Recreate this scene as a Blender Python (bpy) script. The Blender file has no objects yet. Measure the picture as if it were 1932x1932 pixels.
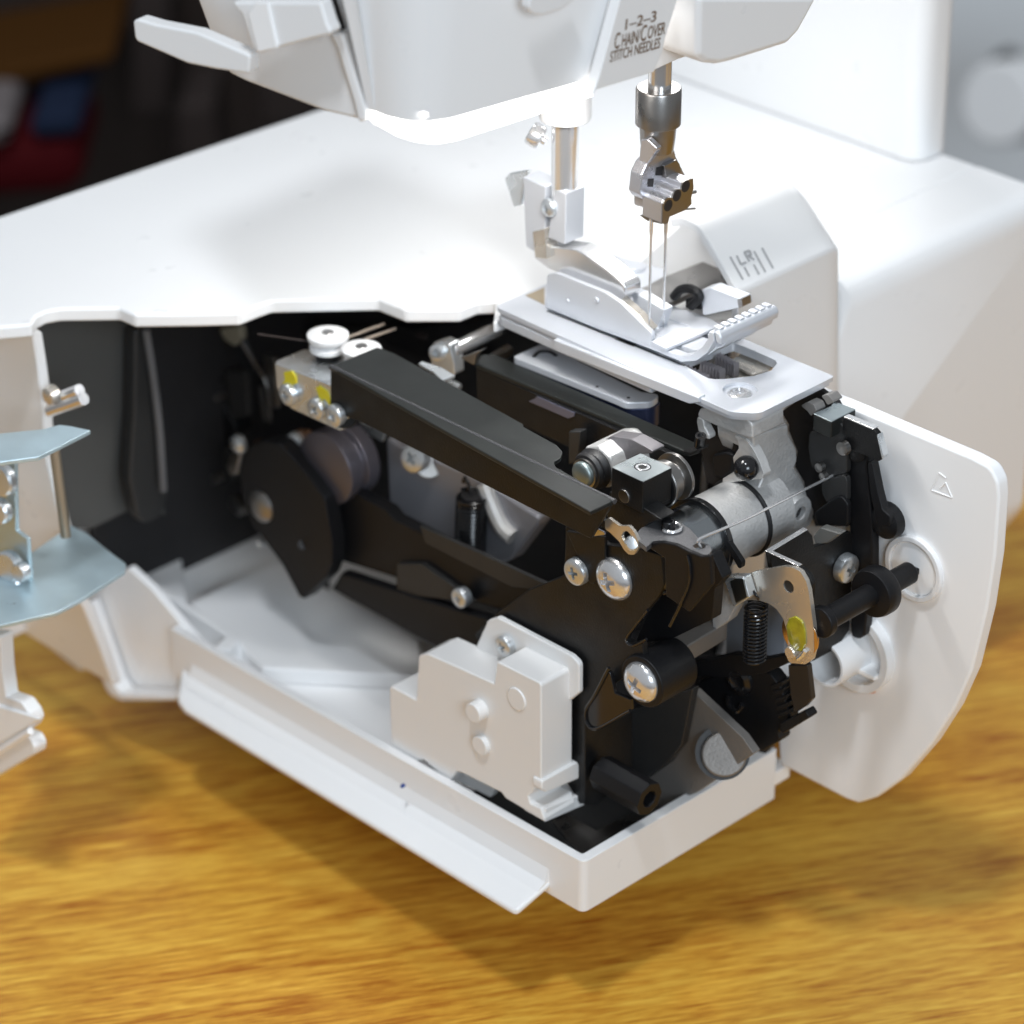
import bpy, bmesh, math, random
from mathutils import Vector, Matrix, Quaternion
random.seed(7)
scene = bpy.context.scene
COL = scene.collection
V = Vector
# ------------------------------------------------------------------ units: millimetres, machine axes
# X = to the machine's right, Y = to its back, Z = up.  Table top is at TZ.
TZ = -20.0
FP = 6500.0; PC = 966.0; PIT = math.radians(29.28); R2 = 2 ** -.5
cF = V((math.cos(PIT) * R2, math.cos(PIT) * R2, -math.sin(PIT)))
cR = V((R2, -R2, 0)); cU = V((math.sin(PIT) * R2, math.sin(PIT) * R2, math.cos(PIT)))
def ray(q): return cF + cR * ((q[0] - PC) / FP) + cU * ((PC - q[1]) / FP)
CAM = V((0, 0, 20)) - ray((1100, 1722)) * 1000
def W(v): return V((v[0] * .001, v[1] * .001, (v[2] - TZ) * .001))

# ------------------------------------------------------------------ camera
cd = bpy.data.cameras.new('camera'); cam = bpy.data.objects.new('camera', cd); COL.objects.link(cam)
cd.sensor_width = 36; cd.lens = FP / 1932 * 36; cd.clip_start = .01; cd.clip_end = 50
M3 = Matrix((cR, cU, -cF)).transposed().to_4x4(); M3.translation = W(CAM); cam.matrix_world = M3
cd.dof.use_dof = True; cd.dof.aperture_fstop = 9.0
cd.dof.focus_distance = (V((16, 5, 128)) - CAM).dot(cF) * .001
scene.camera = cam
# ------------------------------------------------------------------ world and lamps
w = bpy.data.worlds.new('World'); scene.world = w; w.use_nodes = True
bg = w.node_tree.nodes['Background']; bg.inputs[0].default_value = (.90, .95, 1, 1); bg.inputs[1].default_value = .34
def area(name, loc, tgt, size, power, colr, sy=None):
    l = bpy.data.lights.new(name, 'AREA'); l.energy = power; l.color = colr; l.shape = 'RECTANGLE'
    l.size = size; l.size_y = sy or size
    o = bpy.data.objects.new(name, l); COL.objects.link(o); o.location = W(loc)
    d = (W(tgt) - o.location).normalized(); o.rotation_euler = d.to_track_quat('-Z', 'Y').to_euler()
    return o
area('ceiling_lamp', (-620, -330, 1950), (30, 50, 40), .18, 16, (.90, .945, 1), .2)
area('ceiling_lamp', (480, 860, 2000), (30, 60, 60), .30, 5, (.93, .96, 1), .2)
area('front_fill', (-900, -1560, 1000), (40, 40, 110), .8, 20, (.78, .89, 1), .6)  # soft fill added on the camera side to brighten upright faces
scene.view_settings.view_transform = 'Standard'; scene.view_settings.look = 'None'
scene.view_settings.exposure = 0; scene.view_settings.gamma = 1

# ------------------------------------------------------------------ materials
def mat(name, col, rough=.4, metal=0, bump=0, bscale=400, rvar=0, coat=0, emis=0, ecol=None, spec=.5, cvar=0, cscale=60, sss=0):
    m = bpy.data.materials.new(name); m.use_nodes = True; nt = m.node_tree; b = nt.nodes['Principled BSDF']
    b.inputs['Base Color'].default_value = (*col, 1); b.inputs['Roughness'].default_value = rough
    b.inputs['Metallic'].default_value = metal; b.inputs['Specular IOR Level'].default_value = spec
    if coat: b.inputs['Coat Weight'].default_value = coat; b.inputs['Coat Roughness'].default_value = .15
    if sss:
        b.inputs['Subsurface Weight'].default_value = sss; b.inputs['Subsurface Radius'].default_value = (.004, .003, .0025)
    if emis: b.inputs['Emission Color'].default_value = (*(ecol or col), 1); b.inputs['Emission Strength'].default_value = emis
    tc = nt.nodes.new('ShaderNodeTexCoord')
    def noise(sc, det=3):
        n = nt.nodes.new('ShaderNodeTexNoise'); n.inputs['Scale'].default_value = sc; n.inputs['Detail'].default_value = det
        nt.links.new(tc.outputs['Object'], n.inputs['Vector']); return n
    if bump:
        n = noise(bscale); bp = nt.nodes.new('ShaderNodeBump'); bp.inputs['Strength'].default_value = bump; bp.inputs['Distance'].default_value = .0004
        nt.links.new(n.outputs['Fac'], bp.inputs['Height']); nt.links.new(bp.outputs['Normal'], b.inputs['Normal'])
    if rvar:
        n = noise(90, 5); mr = nt.nodes.new('ShaderNodeMapRange'); mr.inputs['To Min'].default_value = max(.02, rough - rvar); mr.inputs['To Max'].default_value = rough + rvar
        mr.inputs['From Min'].default_value = .3; mr.inputs['From Max'].default_value = .7
        nt.links.new(n.outputs['Fac'], mr.inputs['Value']); nt.links.new(mr.outputs['Result'], b.inputs['Roughness'])
    if cvar:
        n = noise(cscale, 4); mx = nt.nodes.new('ShaderNodeMix'); mx.data_type = 'RGBA'
        mx.inputs[6].default_value = (*[c * (1 - cvar) for c in col], 1); mx.inputs[7].default_value = (*[min(1, c * (1 + cvar)) for c in col], 1)
        nt.links.new(n.outputs['Fac'], mx.inputs[0]); nt.links.new(mx.outputs[2], b.inputs['Base Color'])
    return m
WHITE = mat('white_plastic', (.81, .81, .81), .32, bump=.04, bscale=700, rvar=.05)
WHITE2 = mat('white_inner_plastic', (.90, .90, .90), .45, bump=.05, bscale=500, rvar=.05)
CREAM = mat('white_block_plastic', (.77, .76, .745), .38, bump=.05, bscale=600)
NYLON = mat('white_nylon', (.85, .85, .85), .4)
BLACK = mat('black_painted_steel', (.0085, .0086, .009), .40, bump=.3, bscale=1800, rvar=.12, spec=.3, cvar=.7, cscale=120)
BLACKOX = mat('black_oxide_steel', (.019, .021, .020), .36, metal=.25, bump=.06, bscale=1500, rvar=.06, cvar=.3, cscale=40)
BPLAST = mat('black_plastic', (.008, .008, .009), .44, bump=.12, bscale=900, spec=.25)
BGLOSS = mat('black_gloss', (.01, .01, .011), .16)
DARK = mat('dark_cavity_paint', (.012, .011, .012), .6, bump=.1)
DGREY = mat('dark_grey_paint', (.022, .022, .022), .5, bump=.1, bscale=900)
ZINC = mat('zinc_plate', (.66, .69, .71), .3, metal=.82, bump=.05, bscale=300, rvar=.1, cvar=.15)
ZINCB = mat('blue_zinc_plate', (.50, .63, .69), .36, metal=.6, bump=.05, bscale=200, rvar=.1, cvar=.2)
CHROME = mat('bright_steel', (.80, .80, .81), .2, metal=.8, bump=.03, bscale=200)
NICKEL = mat('nickel_plate', (.60, .56, .50), .26, metal=.72, bump=.05, bscale=150, rvar=.06)
STEEL = mat('dull_steel', (.33, .32, .31), .33, metal=1, rvar=.1, bump=.05, bscale=500)
ALU = mat('cast_aluminium', (.60, .595, .585), .52, metal=.55, bump=.55, bscale=1100, rvar=.1, cvar=.12, cscale=500)
SILVER = mat('satin_silver_paint', (.60, .62, .66), .36, metal=.35, bump=.06, bscale=900)
YELLOW = mat('yellow_paint', (.72, .62, .02), .4, bump=.3, bscale=250)
YGREEN = mat('yellow_green_lacquer', (.36, .33, .02), .14, bump=.5, bscale=260, coat=.6, cvar=.7, cscale=330)
LED = mat('led_diffuser', (1, 1, 1), .5, emis=6, ecol=(1, .985, .96))
GOLD = mat('gold_print', (.13, .06, .010), .5, spec=.2)
GREYP = mat('grey_print', (.42, .42, .43), .5)
RUBBER = mat('black_rubber', (.012, .012, .013), .5)
ORANGE = mat('orange_plastic', (.6, .2, .06), .4)
BROWN = mat('dark_brown_board', (.022, .013, .010), .6, cvar=.3, cscale=5)
RED = mat('red_cloth', (.06, .003, .005), .8, spec=.1)
BLUE = mat('blue_cloth', (.012, .02, .045), .8, spec=.1)
AMBER = mat('amber_cloth', (.06, .024, .004), .8, spec=.1)
TAUPE = mat('taupe_board', (.042, .033, .031), .8, spec=.1)
TAUPE2 = mat('pale_cloth', (.16, .14, .14), .7)
GREYW = mat('pale_grey_wall', (.86, .88, .89), .8)

def wood():
    m = bpy.data.materials.new('golden_oak'); m.use_nodes = True; nt = m.node_tree; b = nt.nodes['Principled BSDF']; L = nt.links.new
    tc = nt.nodes.new('ShaderNodeTexCoord'); mp = nt.nodes.new('ShaderNodeMapping')
    mp.inputs['Rotation'].default_value = (0, 0, math.radians(45 - 14)); L(tc.outputs['Object'], mp.inputs['Vector'])
    def nz(scale, vec, det=4, dist=0, rough=.55):
        s = nt.nodes.new('ShaderNodeMapping'); s.inputs['Scale'].default_value = vec; L(mp.outputs['Vector'], s.inputs['Vector'])
        n = nt.nodes.new('ShaderNodeTexNoise'); n.inputs['Scale'].default_value = scale; n.inputs['Detail'].default_value = det
        n.inputs['Distortion'].default_value = dist; n.inputs['Roughness'].default_value = rough; L(s.outputs['Vector'], n.inputs['Vector']); return n
    a = nz(1, (9, 85, 1), 3, .9); f = nz(1, (30, 360, 1), 3, .5); p = nz(1, (70, 900, 1), 3, .2, .65); g = nz(1, (4, 26, 1), 2, .8)
    def mad(x, k, y=None):
        m_ = nt.nodes.new('ShaderNodeMath'); m_.operation = 'MULTIPLY_ADD'; m_.inputs[1].default_value = k; L(x, m_.inputs[0])
        if y is None: m_.inputs[2].default_value = 0
        else: L(y, m_.inputs[2])
        return m_.outputs[0]
    t_ = mad(a.outputs['Fac'], .15, mad(f.outputs['Fac'], .25, mad(p.outputs['Fac'], .36, mad(g.outputs['Fac'], .24))))
    r1 = nt.nodes.new('ShaderNodeValToRGB'); e = r1.color_ramp.elements
    e[0].position = .40; e[0].color = (.36, .115, .012, 1); e[1].position = .60; e[1].color = (.80, .49, .075, 1)
    k = r1.color_ramp.elements.new(.5); k.color = (.62, .31, .038, 1)
    L(t_, r1.inputs['Fac']); L(r1.outputs[0], b.inputs['Base Color'])
    b.inputs['Specular IOR Level'].default_value = .35
    b.inputs['Roughness'].default_value = .34
    bp = nt.nodes.new('ShaderNodeBump'); bp.inputs['Strength'].default_value = .25; bp.inputs['Distance'].default_value = .0005
    L(p.outputs['Fac'], bp.inputs['Height']); L(bp.outputs['Normal'], b.inputs['Normal'])
    return m
WOOD = wood()

# ------------------------------------------------------------------ tracing helpers: a sight line met with a plane of the machine
def cv(x0, y0, s): return lambda *q: [((x0 + x * s) / 1.00725, (y0 + y * s) / 1.00725) for x, y in q]
qA = cv(0, 0, 800 / 1932); qB = cv(600, 0, 800 / 1932); qC = cv(1146, 0, 800 / 1932); qD = cv(0, 500, 700 / 1932)
qE = cv(900, 300, 700 / 1932); qF = cv(500, 550, 700 / 1932); qG = cv(1050, 750, 500 / 1932); qH = cv(1350, 700, 596 / 1919)
qI = cv(200, 800, 600 / 1932); qJ = cv(650, 1100, 600 / 1932); qK = cv(1050, 1050, 600 / 1932); qL = cv(1350, 1100, 596 / 1361)
qM = cv(0, 1100, 700 / 1599); qN = cv(0, 580, 400 / 1932); qO = cv(0, 820, 420 / 1560); qP = cv(0, 1150, 200 / 1171)
qQ = cv(380, 580, 380 / 1932); qR = cv(720, 580, 380 / 1932); qS = cv(240, 0, 520 / 1932)
def hit(a, c, q): d = ray(q); return CAM + d * ((c - CAM[a]) / d[a])
def PX(c, q): return [hit(0, c, k) for k in q]
def PY(c, q): return [hit(1, c, k) for k in q]
def PZ(c, q): return [hit(2, c, k) for k in q]
def px1(c, f, x, y): return PX(c, f((x, y)))[0]
def py1(c, f, x, y): return PY(c, f((x, y)))[0]
def pz1(c, f, x, y): return PZ(c, f((x, y)))[0]
def onv(x, y, row):        # height on the upright line x,y seen at image row
    lo, hi = -100., 600.
    for _ in range(50):
        m = (lo + hi) / 2; d = V((x, y, m)) - CAM
        r = PC - FP * d.dot(cU) / d.dot(cF)
        if r > row: lo = m
        else: hi = m
    return lo
def ycol(x, z, col):       # y on the line x,z seen at image column
    lo, hi = -300., 500.
    for _ in range(50):
        m = (lo + hi) / 2; d = V((x, m, z)) - CAM
        if PC + FP * d.dot(cR) / d.dot(cF) > col: lo = m
        else: hi = m
    return lo

# ------------------------------------------------------------------ mesh helpers
def rnd(pts, r, seg=5):
    if not r: return [V(p) for p in pts]
    out = []; n = len(pts)
    for i, p in enumerate(pts):
        ri = r[i] if isinstance(r, (list, tuple)) else r
        p = V(p); a = V(pts[i - 1]); b = V(pts[(i + 1) % n])
        if not ri: out.append(p); continue
        u = a - p; v = b - p; lu = u.length; lv = v.length
        if lu < 1e-4 or lv < 1e-4: continue
        ang = u.angle(v)
        if ang > 2.9: out.append(p); continue
        t = min(ri / math.tan(ang / 2), lu * .48, lv * .48)
        s = p + u / lu * t; e = p + v / lv * t
        for k in range(seg + 1):
            f = k / seg; out.append(s * (1 - f) ** 2 + p * 2 * f * (1 - f) + e * f * f)
    return out
def plate(pts, vec, r=0, holes=(), bm=None, seg=5):
    """planar outline (with holes) given thickness vec"""
    bm = bm or bmesh.new(); pts = rnd(pts, r, seg); vec = V(vec)
    if not holes:
        a = [bm.verts.new(p) for p in pts]; b = [bm.verts.new(p + vec) for p in pts]
        bm.faces.new(a); bm.faces.new(b[::-1]); n = len(a)
        for i in range(n): bm.faces.new((a[i], b[i], b[(i + 1) % n], a[(i + 1) % n]))
        return bm
    loops = []; ed = []
    for lp in [pts] + [list(h) for h in holes]:
        vs = [bm.verts.new(p) for p in lp]; loops.append(vs)
        for i in range(len(vs)): ed.append(bm.edges.new((vs[i], vs[(i + 1) % len(vs)])))
    g = bmesh.ops.triangle_fill(bm, use_beauty=True, use_dissolve=False, edges=ed)
    fs = [f for f in g['geom'] if isinstance(f, bmesh.types.BMFace)]
    mp = {}
    for vs in loops:
        for v in vs: mp[v] = bm.verts.new(v.co + vec)
    for f in fs: bm.faces.new([mp[v] for v in reversed(f.verts)])
    for vs in loops:
        n = len(vs)
        for i in range(n):
            j = (i + 1) % n; bm.faces.new((vs[i], vs[j], mp[vs[j]], mp[vs[i]]))
    return bm
def loft(a, b, bm=None):
    bm = bm or bmesh.new(); A = [bm.verts.new(p) for p in a]; B = [bm.verts.new(p) for p in b]; n = len(A)
    bm.faces.new(A); bm.faces.new(B[::-1])
    for i in range(n): bm.faces.new((A[i], B[i], B[(i + 1) % n], A[(i + 1) % n]))
    return bm
def box(x0, x1, y0, y1, z0, z1, bm=None):
    return plate([(x0, y0, z0), (x1, y0, z0), (x1, y1, z0), (x0, y1, z0)], (0, 0, z1 - z0), bm=bm)
def basis(ax):
    ax = V(ax).normalized(); t = V((0, 0, 1)) if abs(ax.z) < .9 else V((1, 0, 0))
    u = t.cross(ax).normalized(); return u, ax.cross(u), ax
def circ(c, ax, r, n=28, a0=0, a1=360):
    u, v, _ = basis(ax); c = V(c); full = a1 - a0 >= 360; m = n if full else n + 1
    return [c + u * (r * math.cos(math.radians(a0 + (a1 - a0) * i / n))) + v * (r * math.sin(math.radians(a0 + (a1 - a0) * i / n))) for i in range(m)]
def lathe(prof, base, ax, n=36, bm=None):
    """prof: (radius, height along ax)"""
    bm = bm or bmesh.new(); u, v, a = basis(ax); base = V(base); rings = []
    for r, h in prof:
        c = base + a * h
        if r < 1e-6: rings.append([bm.verts.new(c)])
        else: rings.append([bm.verts.new(c + u * (r * math.cos(2 * math.pi * i / n)) + v * (r * math.sin(2 * math.pi * i / n))) for i in range(n)])
    for A, B in zip(rings, rings[1:]):
        if len(A) == 1 and len(B) == 1: continue
        for i in range(n):
            j = (i + 1) % n
            if len(A) == 1: bm.faces.new((A[0], B[j], B[i]))
            elif len(B) == 1: bm.faces.new((A[i], A[j], B[0]))
            else: bm.faces.new((A[i], A[j], B[j], B[i]))
    for R_, flip in ((rings[0], 0), (rings[-1], 1)):
        if len(R_) > 1:
            try: bm.faces.new(R_ if flip else R_[::-1])
            except ValueError: pass
    return bm
def cyl(p0, p1, r0, r1=None, n=32, bm=None):
    p0 = V(p0); p1 = V(p1); return lathe([(r0, 0), (r0 if r1 is None else r1, (p1 - p0).length)], p0, p1 - p0, n, bm)
def ring(p0, p1, ro, ri, n=36, bm=None):
    p0 = V(p0); p1 = V(p1); h = (p1 - p0).length
    bm = bm or bmesh.new(); u, v, a = basis(p1 - p0); rg = []
    for r, k in ((ro, 0), (ro, h), (ri, h), (ri, 0)):
        rg.append([bm.verts.new(p0 + a * k + u * (r * math.cos(2 * math.pi * i / n)) + v * (r * math.sin(2 * math.pi * i / n))) for i in range(n)])
    for k in range(4):
        A = rg[k]; B = rg[(k + 1) % 4]
        for i in range(n): bm.faces.new((A[i], A[(i + 1) % n], B[(i + 1) % n], B[i]))
    return bm
def tube(pts, r, n=10, closed=False, bm=None):
    bm = bm or bmesh.new(); pts = [V(p) for p in pts]; m = len(pts); rings = []; up = None
    for i, p in enumerate(pts):
        a = pts[i - 1] if (i or closed) else p; b = pts[(i + 1) % m] if (i < m - 1 or closed) else p
        t = (b - a).normalized()
        if up is None: up = basis(t)[0]
        up = (up - t * up.dot(t)).normalized(); sd = t.cross(up)
        rings.append([bm.verts.new(p + up * (r * math.cos(2 * math.pi * k / n)) + sd * (r * math.sin(2 * math.pi * k / n))) for k in range(n)])
    for i in range(m if closed else m - 1):
        A = rings[i]; B = rings[(i + 1) % m]
        for k in range(n): bm.faces.new((A[k], A[(k + 1) % n], B[(k + 1) % n], B[k]))
    if not closed: bm.faces.new(rings[0][::-1]); bm.faces.new(rings[-1])
    return bm
def helix(p0, p1, r, turns, wire, per=14, bm=None):
    p0 = V(p0); p1 = V(p1); u, v, a = basis(p1 - p0); h = (p1 - p0).length; N = int(turns * per)
    return tube([p0 + a * (h * i / N) + u * (r * math.cos(2 * math.pi * i / per)) + v * (r * math.sin(2 * math.pi * i / per)) for i in range(N + 1)], wire, 7, bm=bm)
def bez(p, n=10):          # smooth curve through points (Catmull-Rom)
    p = [V(k) for k in p]; q = [p[0] * 2 - p[1]] + p + [p[-1] * 2 - p[-2]]; out = []
    for i in range(1, len(q) - 2):
        for k in range(n):
            t = k / n; a, b, c, d = q[i - 1:i + 3]
            out.append(.5 * ((2 * b) + (c - a) * t + (2 * a - 5 * b + 4 * c - d) * t * t + (3 * b - a - 3 * c + d) * t ** 3))
    return out + [p[-1]]
CEN = {}
def add(name, bm, m, parent=None, bev=.3, seg=2, ang=34, label=None, smooth=True, kind=None):
    """link a bmesh as ONE object whose origin is its middle"""
    bmesh.ops.remove_doubles(bm, verts=bm.verts, dist=1e-4)
    bmesh.ops.recalc_face_normals(bm, faces=bm.faces)
    lo = V([min(v.co[i] for v in bm.verts) for i in range(3)]); hi = V([max(v.co[i] for v in bm.verts) for i in range(3)])
    c = (lo + hi) / 2
    for v in bm.verts: v.co = (v.co - c) * .001
    me = bpy.data.meshes.new(name); bm.to_mesh(me); bm.free(); me.materials.append(m)
    if smooth:
        me.shade_smooth(); me.set_sharp_from_angle(angle=math.radians(ang))
    o = bpy.data.objects.new(name, me); COL.objects.link(o)
    return place(o, c, parent, bev, seg, ang, label, kind)
def place(o, c, parent=None, bev=0, seg=2, ang=34, label=None, kind=None):
    wl = W(c); CEN[o.name] = wl
    if parent: o.parent = parent; o.location = wl - CEN[parent.name]
    else: o.location = wl
    if bev:
        b = o.modifiers.new('bevel', 'BEVEL'); b.width = bev * .001; b.segments = seg; b.limit_method = 'ANGLE'; b.angle_limit = math.radians(ang); b.harden_normals = True
    if label: o['label'] = label
    if kind: o['kind'] = kind
    return o
def thing(name, label, cat, loc, group=None):
    o = bpy.data.objects.new(name, None); COL.objects.link(o); o.location = W(loc); CEN[o.name] = o.location.copy(); o.empty_display_size = .02
    o['label'] = label; o['category'] = cat
    if group: o['group'] = group
    return o
def tag(o, label, cat, group=None):
    o['label'] = label; o['category'] = cat
    if group: o['group'] = group
    return o

# ------------------------------------------------------------------ screw heads: one mesh per pattern, shared by every copy
def cross_cut(bm_head, w_, l_, depth, top):
    me = bpy.data.meshes.new('screw'); bmesh.ops.recalc_face_normals(bm_head, faces=bm_head.faces); bm_head.to_mesh(me); bm_head.free()
    h = bpy.data.objects.new('screw_tmp', me); COL.objects.link(h)
    cb = bmesh.new(); a = w_ / 2; b = l_ / 2; k = .55
    o8 = [(b, -a), (b, a), (a, a), (a, b), (-a, b), (-a, a), (-b, a), (-b, -a), (-a, -a), (-a, -b), (a, -b), (a, -a)]
    loft([(x, y, top + .3) for x, y in o8], [(x * k, y * k, top - depth) for x, y in o8], cb)
    bmesh.ops.recalc_face_normals(cb, faces=cb.faces)
    mc = bpy.data.meshes.new('cut'); cb.to_mesh(mc); cb.free(); co = bpy.data.objects.new('cut_tmp', mc); COL.objects.link(co)
    md = h.modifiers.new('b', 'BOOLEAN'); md.object = co; md.operation = 'DIFFERENCE'; md.solver = 'EXACT'
    dg = bpy.context.evaluated_depsgraph_get(); r = bpy.data.meshes.new_from_object(h.evaluated_get(dg))
    bpy.data.objects.remove(h); bpy.data.objects.remove(co); bpy.data.meshes.remove(mc)
    r.shade_smooth(); r.set_sharp_from_angle(angle=math.radians(32)); return r
def head_mesh(kind):
    if kind == 'dome': pr = [(1, -.25), (1, 0), (.99, .07), (.94, .17), (.83, .29), (.67, .39), (.47, .46), (.24, .5), (0, .51)]; top = .51; dp = .36
    elif kind == 'pan': pr = [(.92, -.3), (.92, 0), (1, .06), (1, .5), (.93, .64), (.78, .72), (.4, .77), (0, .78)]; top = .78; dp = .45
    else: pr = [(1, -.3), (1, .5), (.94, .58), (.5, .6), (0, .6)]; top = .6; dp = .35
    return cross_cut(lathe(pr, (0, 0, 0), (0, 0, 1), 32), .3, 1.15, dp, top)
HEADS = {k: head_mesh(k) for k in ('dome', 'pan', 'flat')}
MATHEAD = {}
def screw(loc, ax, r, kind='pan', m=None, parent=None, spin=20, name='screw', washer=0, label=None):
    m = m or ZINC; key = (kind, m.name)
    if key not in MATHEAD:
        me = HEADS[kind].copy(); me.materials.clear(); me.materials.append(m); MATHEAD[key] = me
    o = bpy.data.objects.new(name, MATHEAD[key]); COL.objects.link(o)
    place(o, loc, parent, label=label); o.scale = (r * .001,) * 3
    o.rotation_mode = 'QUATERNION'; o.rotation_quaternion = V(ax).to_track_quat('Z', 'Y') @ Quaternion((0, 0, 1), math.radians(spin))
    return o
NX = (-1, 0, 0); NY = (0, -1, 0); UP = (0, 0, 1)

# ================================================================== THE PLACE
tb = bmesh.new()
# table: one long board, its back edge just behind the machine
u_ = V((R2, -R2, 0)); f_ = V((R2, R2, 0)); o_ = V((60, 60, TZ))
plate([o_ - u_ * 700 - f_ * 360, o_ + u_ * 700 - f_ * 360, o_ + u_ * 700 + f_ * 400, o_ - u_ * 700 + f_ * 400], (0, 0, -32), bm=tb)
tag(add('wooden_table', tb, WOOD, bev=2), 'golden oak table top with fine straight grain under the white machine', 'table')
fl = bmesh.new(); plate([(-4000, -4000, -760), (5000, -4000, -760), (5000, 5000, -760), (-4000, 5000, -760)], (0, 0, -20), bm=fl)
add('floor', fl, mat('grey_floor', (.16, .15, .145), .6), kind='structure', bev=0)
# ------------------------------------------------------------------ the shop behind, far out of focus
FH = V((R2, R2, 0))
def far(q, D): d = ray(q); return CAM + d * (D / d.dot(FH))
def slab(q4, D, t): return plate([far(q, D) for q in q4], FH * t)
tag(add('shelf_board', slab([(-900, -700), (1500, -700), (1500, 700), (-900, 700)], 1750, 40), BROWN, bev=0), 'dark brown shelf back board far behind the machine', 'shelf')
def bundle(name, q4, D, m, label, t=90): tag(add(name, slab(q4, D, t), m, bev=14, seg=4), label, 'cloth', 'folded cloths on the back shelf')
bundle('folded_cloth', [(-120, 282), (150, 262), (160, 372), (-120, 392)], 1600, RED, 'dark red folded cloth at the left edge behind the machine')
bundle('folded_cloth', [(55, 222), (150, 212), (155, 262), (55, 268)], 1600, BLUE, 'small blue folded cloth lying above the red one')
bundle('folded_cloth', [(-100, 150), (215, 92), (215, 122), (-100, 190)], 1640, AMBER, 'long amber folded cloth on the upper left shelf')
bundle('folded_cloth', [(-60, 225), (20, 222), (20, 280), (-60, 284)], 1590, TAUPE2, 'pale folded cloth at the far left beside the blue one')
tag(add('shelf_post', slab([(248, -300), (318, -300), (318, 215), (248, 215)], 1690, 40), TAUPE, bev=2), 'taupe upright shelf post behind the left of the machine', 'shelf post')
tag(add('cardboard_box', slab([(330, 205), (405, 190), (415, 300), (330, 310)], 1660, 60), TAUPE, bev=5), 'dull brown box low on the shelf behind the machine', 'box', 'boxes on the back shelf')
tag(add('cardboard_box', slab([(490, 150), (585, 140), (600, 240), (490, 250)], 1660, 60), TAUPE, bev=5), 'dull brown box on the shelf just left of the lamp', 'box', 'boxes on the back shelf')
tag(add('wall_panel', slab([(1500, -800), (2700, -800), (2700, 900), (1500, 900)], 2050, 40), GREYW, bev=0), 'pale grey wall panel behind the machine on the right', 'wall')
roll = cyl(far((1880, 195), 1640), far((2150, 165), 1760), 22)
tag(add('white_roll', roll, WHITE, bev=3), 'blurred white roll in front of the pale grey panel', 'roll')
knobb = cyl(far((1890, 122), 1800), far((1905, 112), 1850), 7)
tag(add('dark_knob', knobb, DGREY, bev=2), 'small dark round knob beside the blurred white roll', 'knob')

# ================================================================== THE MACHINE
MC = thing('sewing_machine', 'white overlock and cover stitch sewing machine with its side and looper covers open', 'sewing machine', (80, 80, TZ))
def P(name, bm, m, parent=None, **k): return add(name, bm, m, parent or MC, **k)

# ---- bed: flat white top, with the diagonal opening on its left
ZB = 160.
t0 = PZ(ZB, [(-40, 410)])[0]; 
edge = PZ(ZB - 4.6, qN((-420, 20), (150, 300), (298, 300)) + qN((345, 225), (430, 180), (560, 155), (1100, 150), (1240, 212)) + qQ((0, 215), (390, 205), (600, 120), (700, 85), (1720, 65)) + qR((260, 175), (790, 172), (960, 100), (1130, 95)))
XE = pz1(160, qC, 1690, 735).x
bed = [V((-70, 259, ZB)), ] + [V((-70, 205, ZB))] + [V((p.x, p.y, ZB)) for p in edge[2:]] + [V((55, 92, ZB)), V((100, 88, ZB)), V((100, 40, ZB)), V((150, 40, ZB)), V((150, 62, ZB)), V((XE - 2, 62, ZB)), V((XE - 2, 243, ZB))]
bed_o = P('bed_top', plate(bed, (0, 0, -4.6)), WHITE, bev=1.1, seg=3)
# apron under the back edge, and the front face of the bed on the right
P('back_apron', box(-60, XE - 1, 236, 240, 22, 156), WHITE, bev=1)
fpf = rnd([V((98, 62, 159.9)), V((98, 33, 159.9)), V((98, 33, 44)), V((98, 47, 22)), V((98, 90, 22)), V((98, 90, 26)), V((98, 50, 26)), V((98, 44, 150)), V((98, 62, 156))], [0, 9, 14, 10, 0, 0, 0, 0, 0], 8)
fa = [V((150 if p.z > 150 else 98, p.y, p.z)) for p in fpf]
P('front_body', plate(fpf, (XE - 100, 0, 0)), WHITE, bev=1.2, seg=3) if False else P('front_body', loft(fa, [V((XE - 2, p.y, p.z)) for p in fpf]), WHITE, bev=.8, seg=3, ang=40)
P('end_face', box(XE - 5, XE - 1, 50.2, 235.8, 26.5, 155.8), WHITE, bev=1)
# looper cover hump with the needle marks, its right end rounded
hp = PX(95, qE((1090, 320), (1180, 350), (1390, 705)))
y0 = hp[2].y
top_ = [hp[0] + V((0, 5, -1.5)), hp[0] + V((0, .5, .3)), hp[1], hp[2], V((95, y0 - .5, 120)), V((95, y0 - 2, 60)), V((95, y0 + 4, 23))]
xe = py1(y0, qC, 1100, 1100).x
def inset(pts, d):
    o = []
    for i, p in enumerate(pts):
        a = pts[max(0, i - 1)]; b = pts[min(len(pts) - 1, i + 1)]; t = (b - a).normalized(); n = V((0, t.z, -t.y)); n = n if n.y > -.2 and True else n
        o.append(p + (n if n.dot(V((0, 1, -.6))) > 0 else -n) * d)
    return o
top_ = [top_[0]] + rnd(top_[0:5], [0, 6, 22, 3, 0], 8)[1:] + top_[5:]
ins_ = inset(top_, 2.6)
prof = top_ + ins_[::-1]
hb = bmesh.new(); secs = []
for xx, sc in ((95, 1), (95 + (xe - 95) * .5, 1), (xe - 8, 1), (xe - 3, .96), (xe, .87), (xe + 1.5, .72)):
    secs.append([hb.verts.new((xx, 60 + (p.y - 60) * (1 if p.z < 158 else (.6 + .4 * sc)), p.z if p.z < 158 else 160 + (p.z - 160) * sc)) for p in prof])
for a_, b_ in zip(secs, secs[1:]):
    for i in range(len(prof)): hb.faces.new((a_[i], a_[(i + 1) % len(prof)], b_[(i + 1) % len(prof)], b_[i]))
m_ = len(top_)
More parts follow.
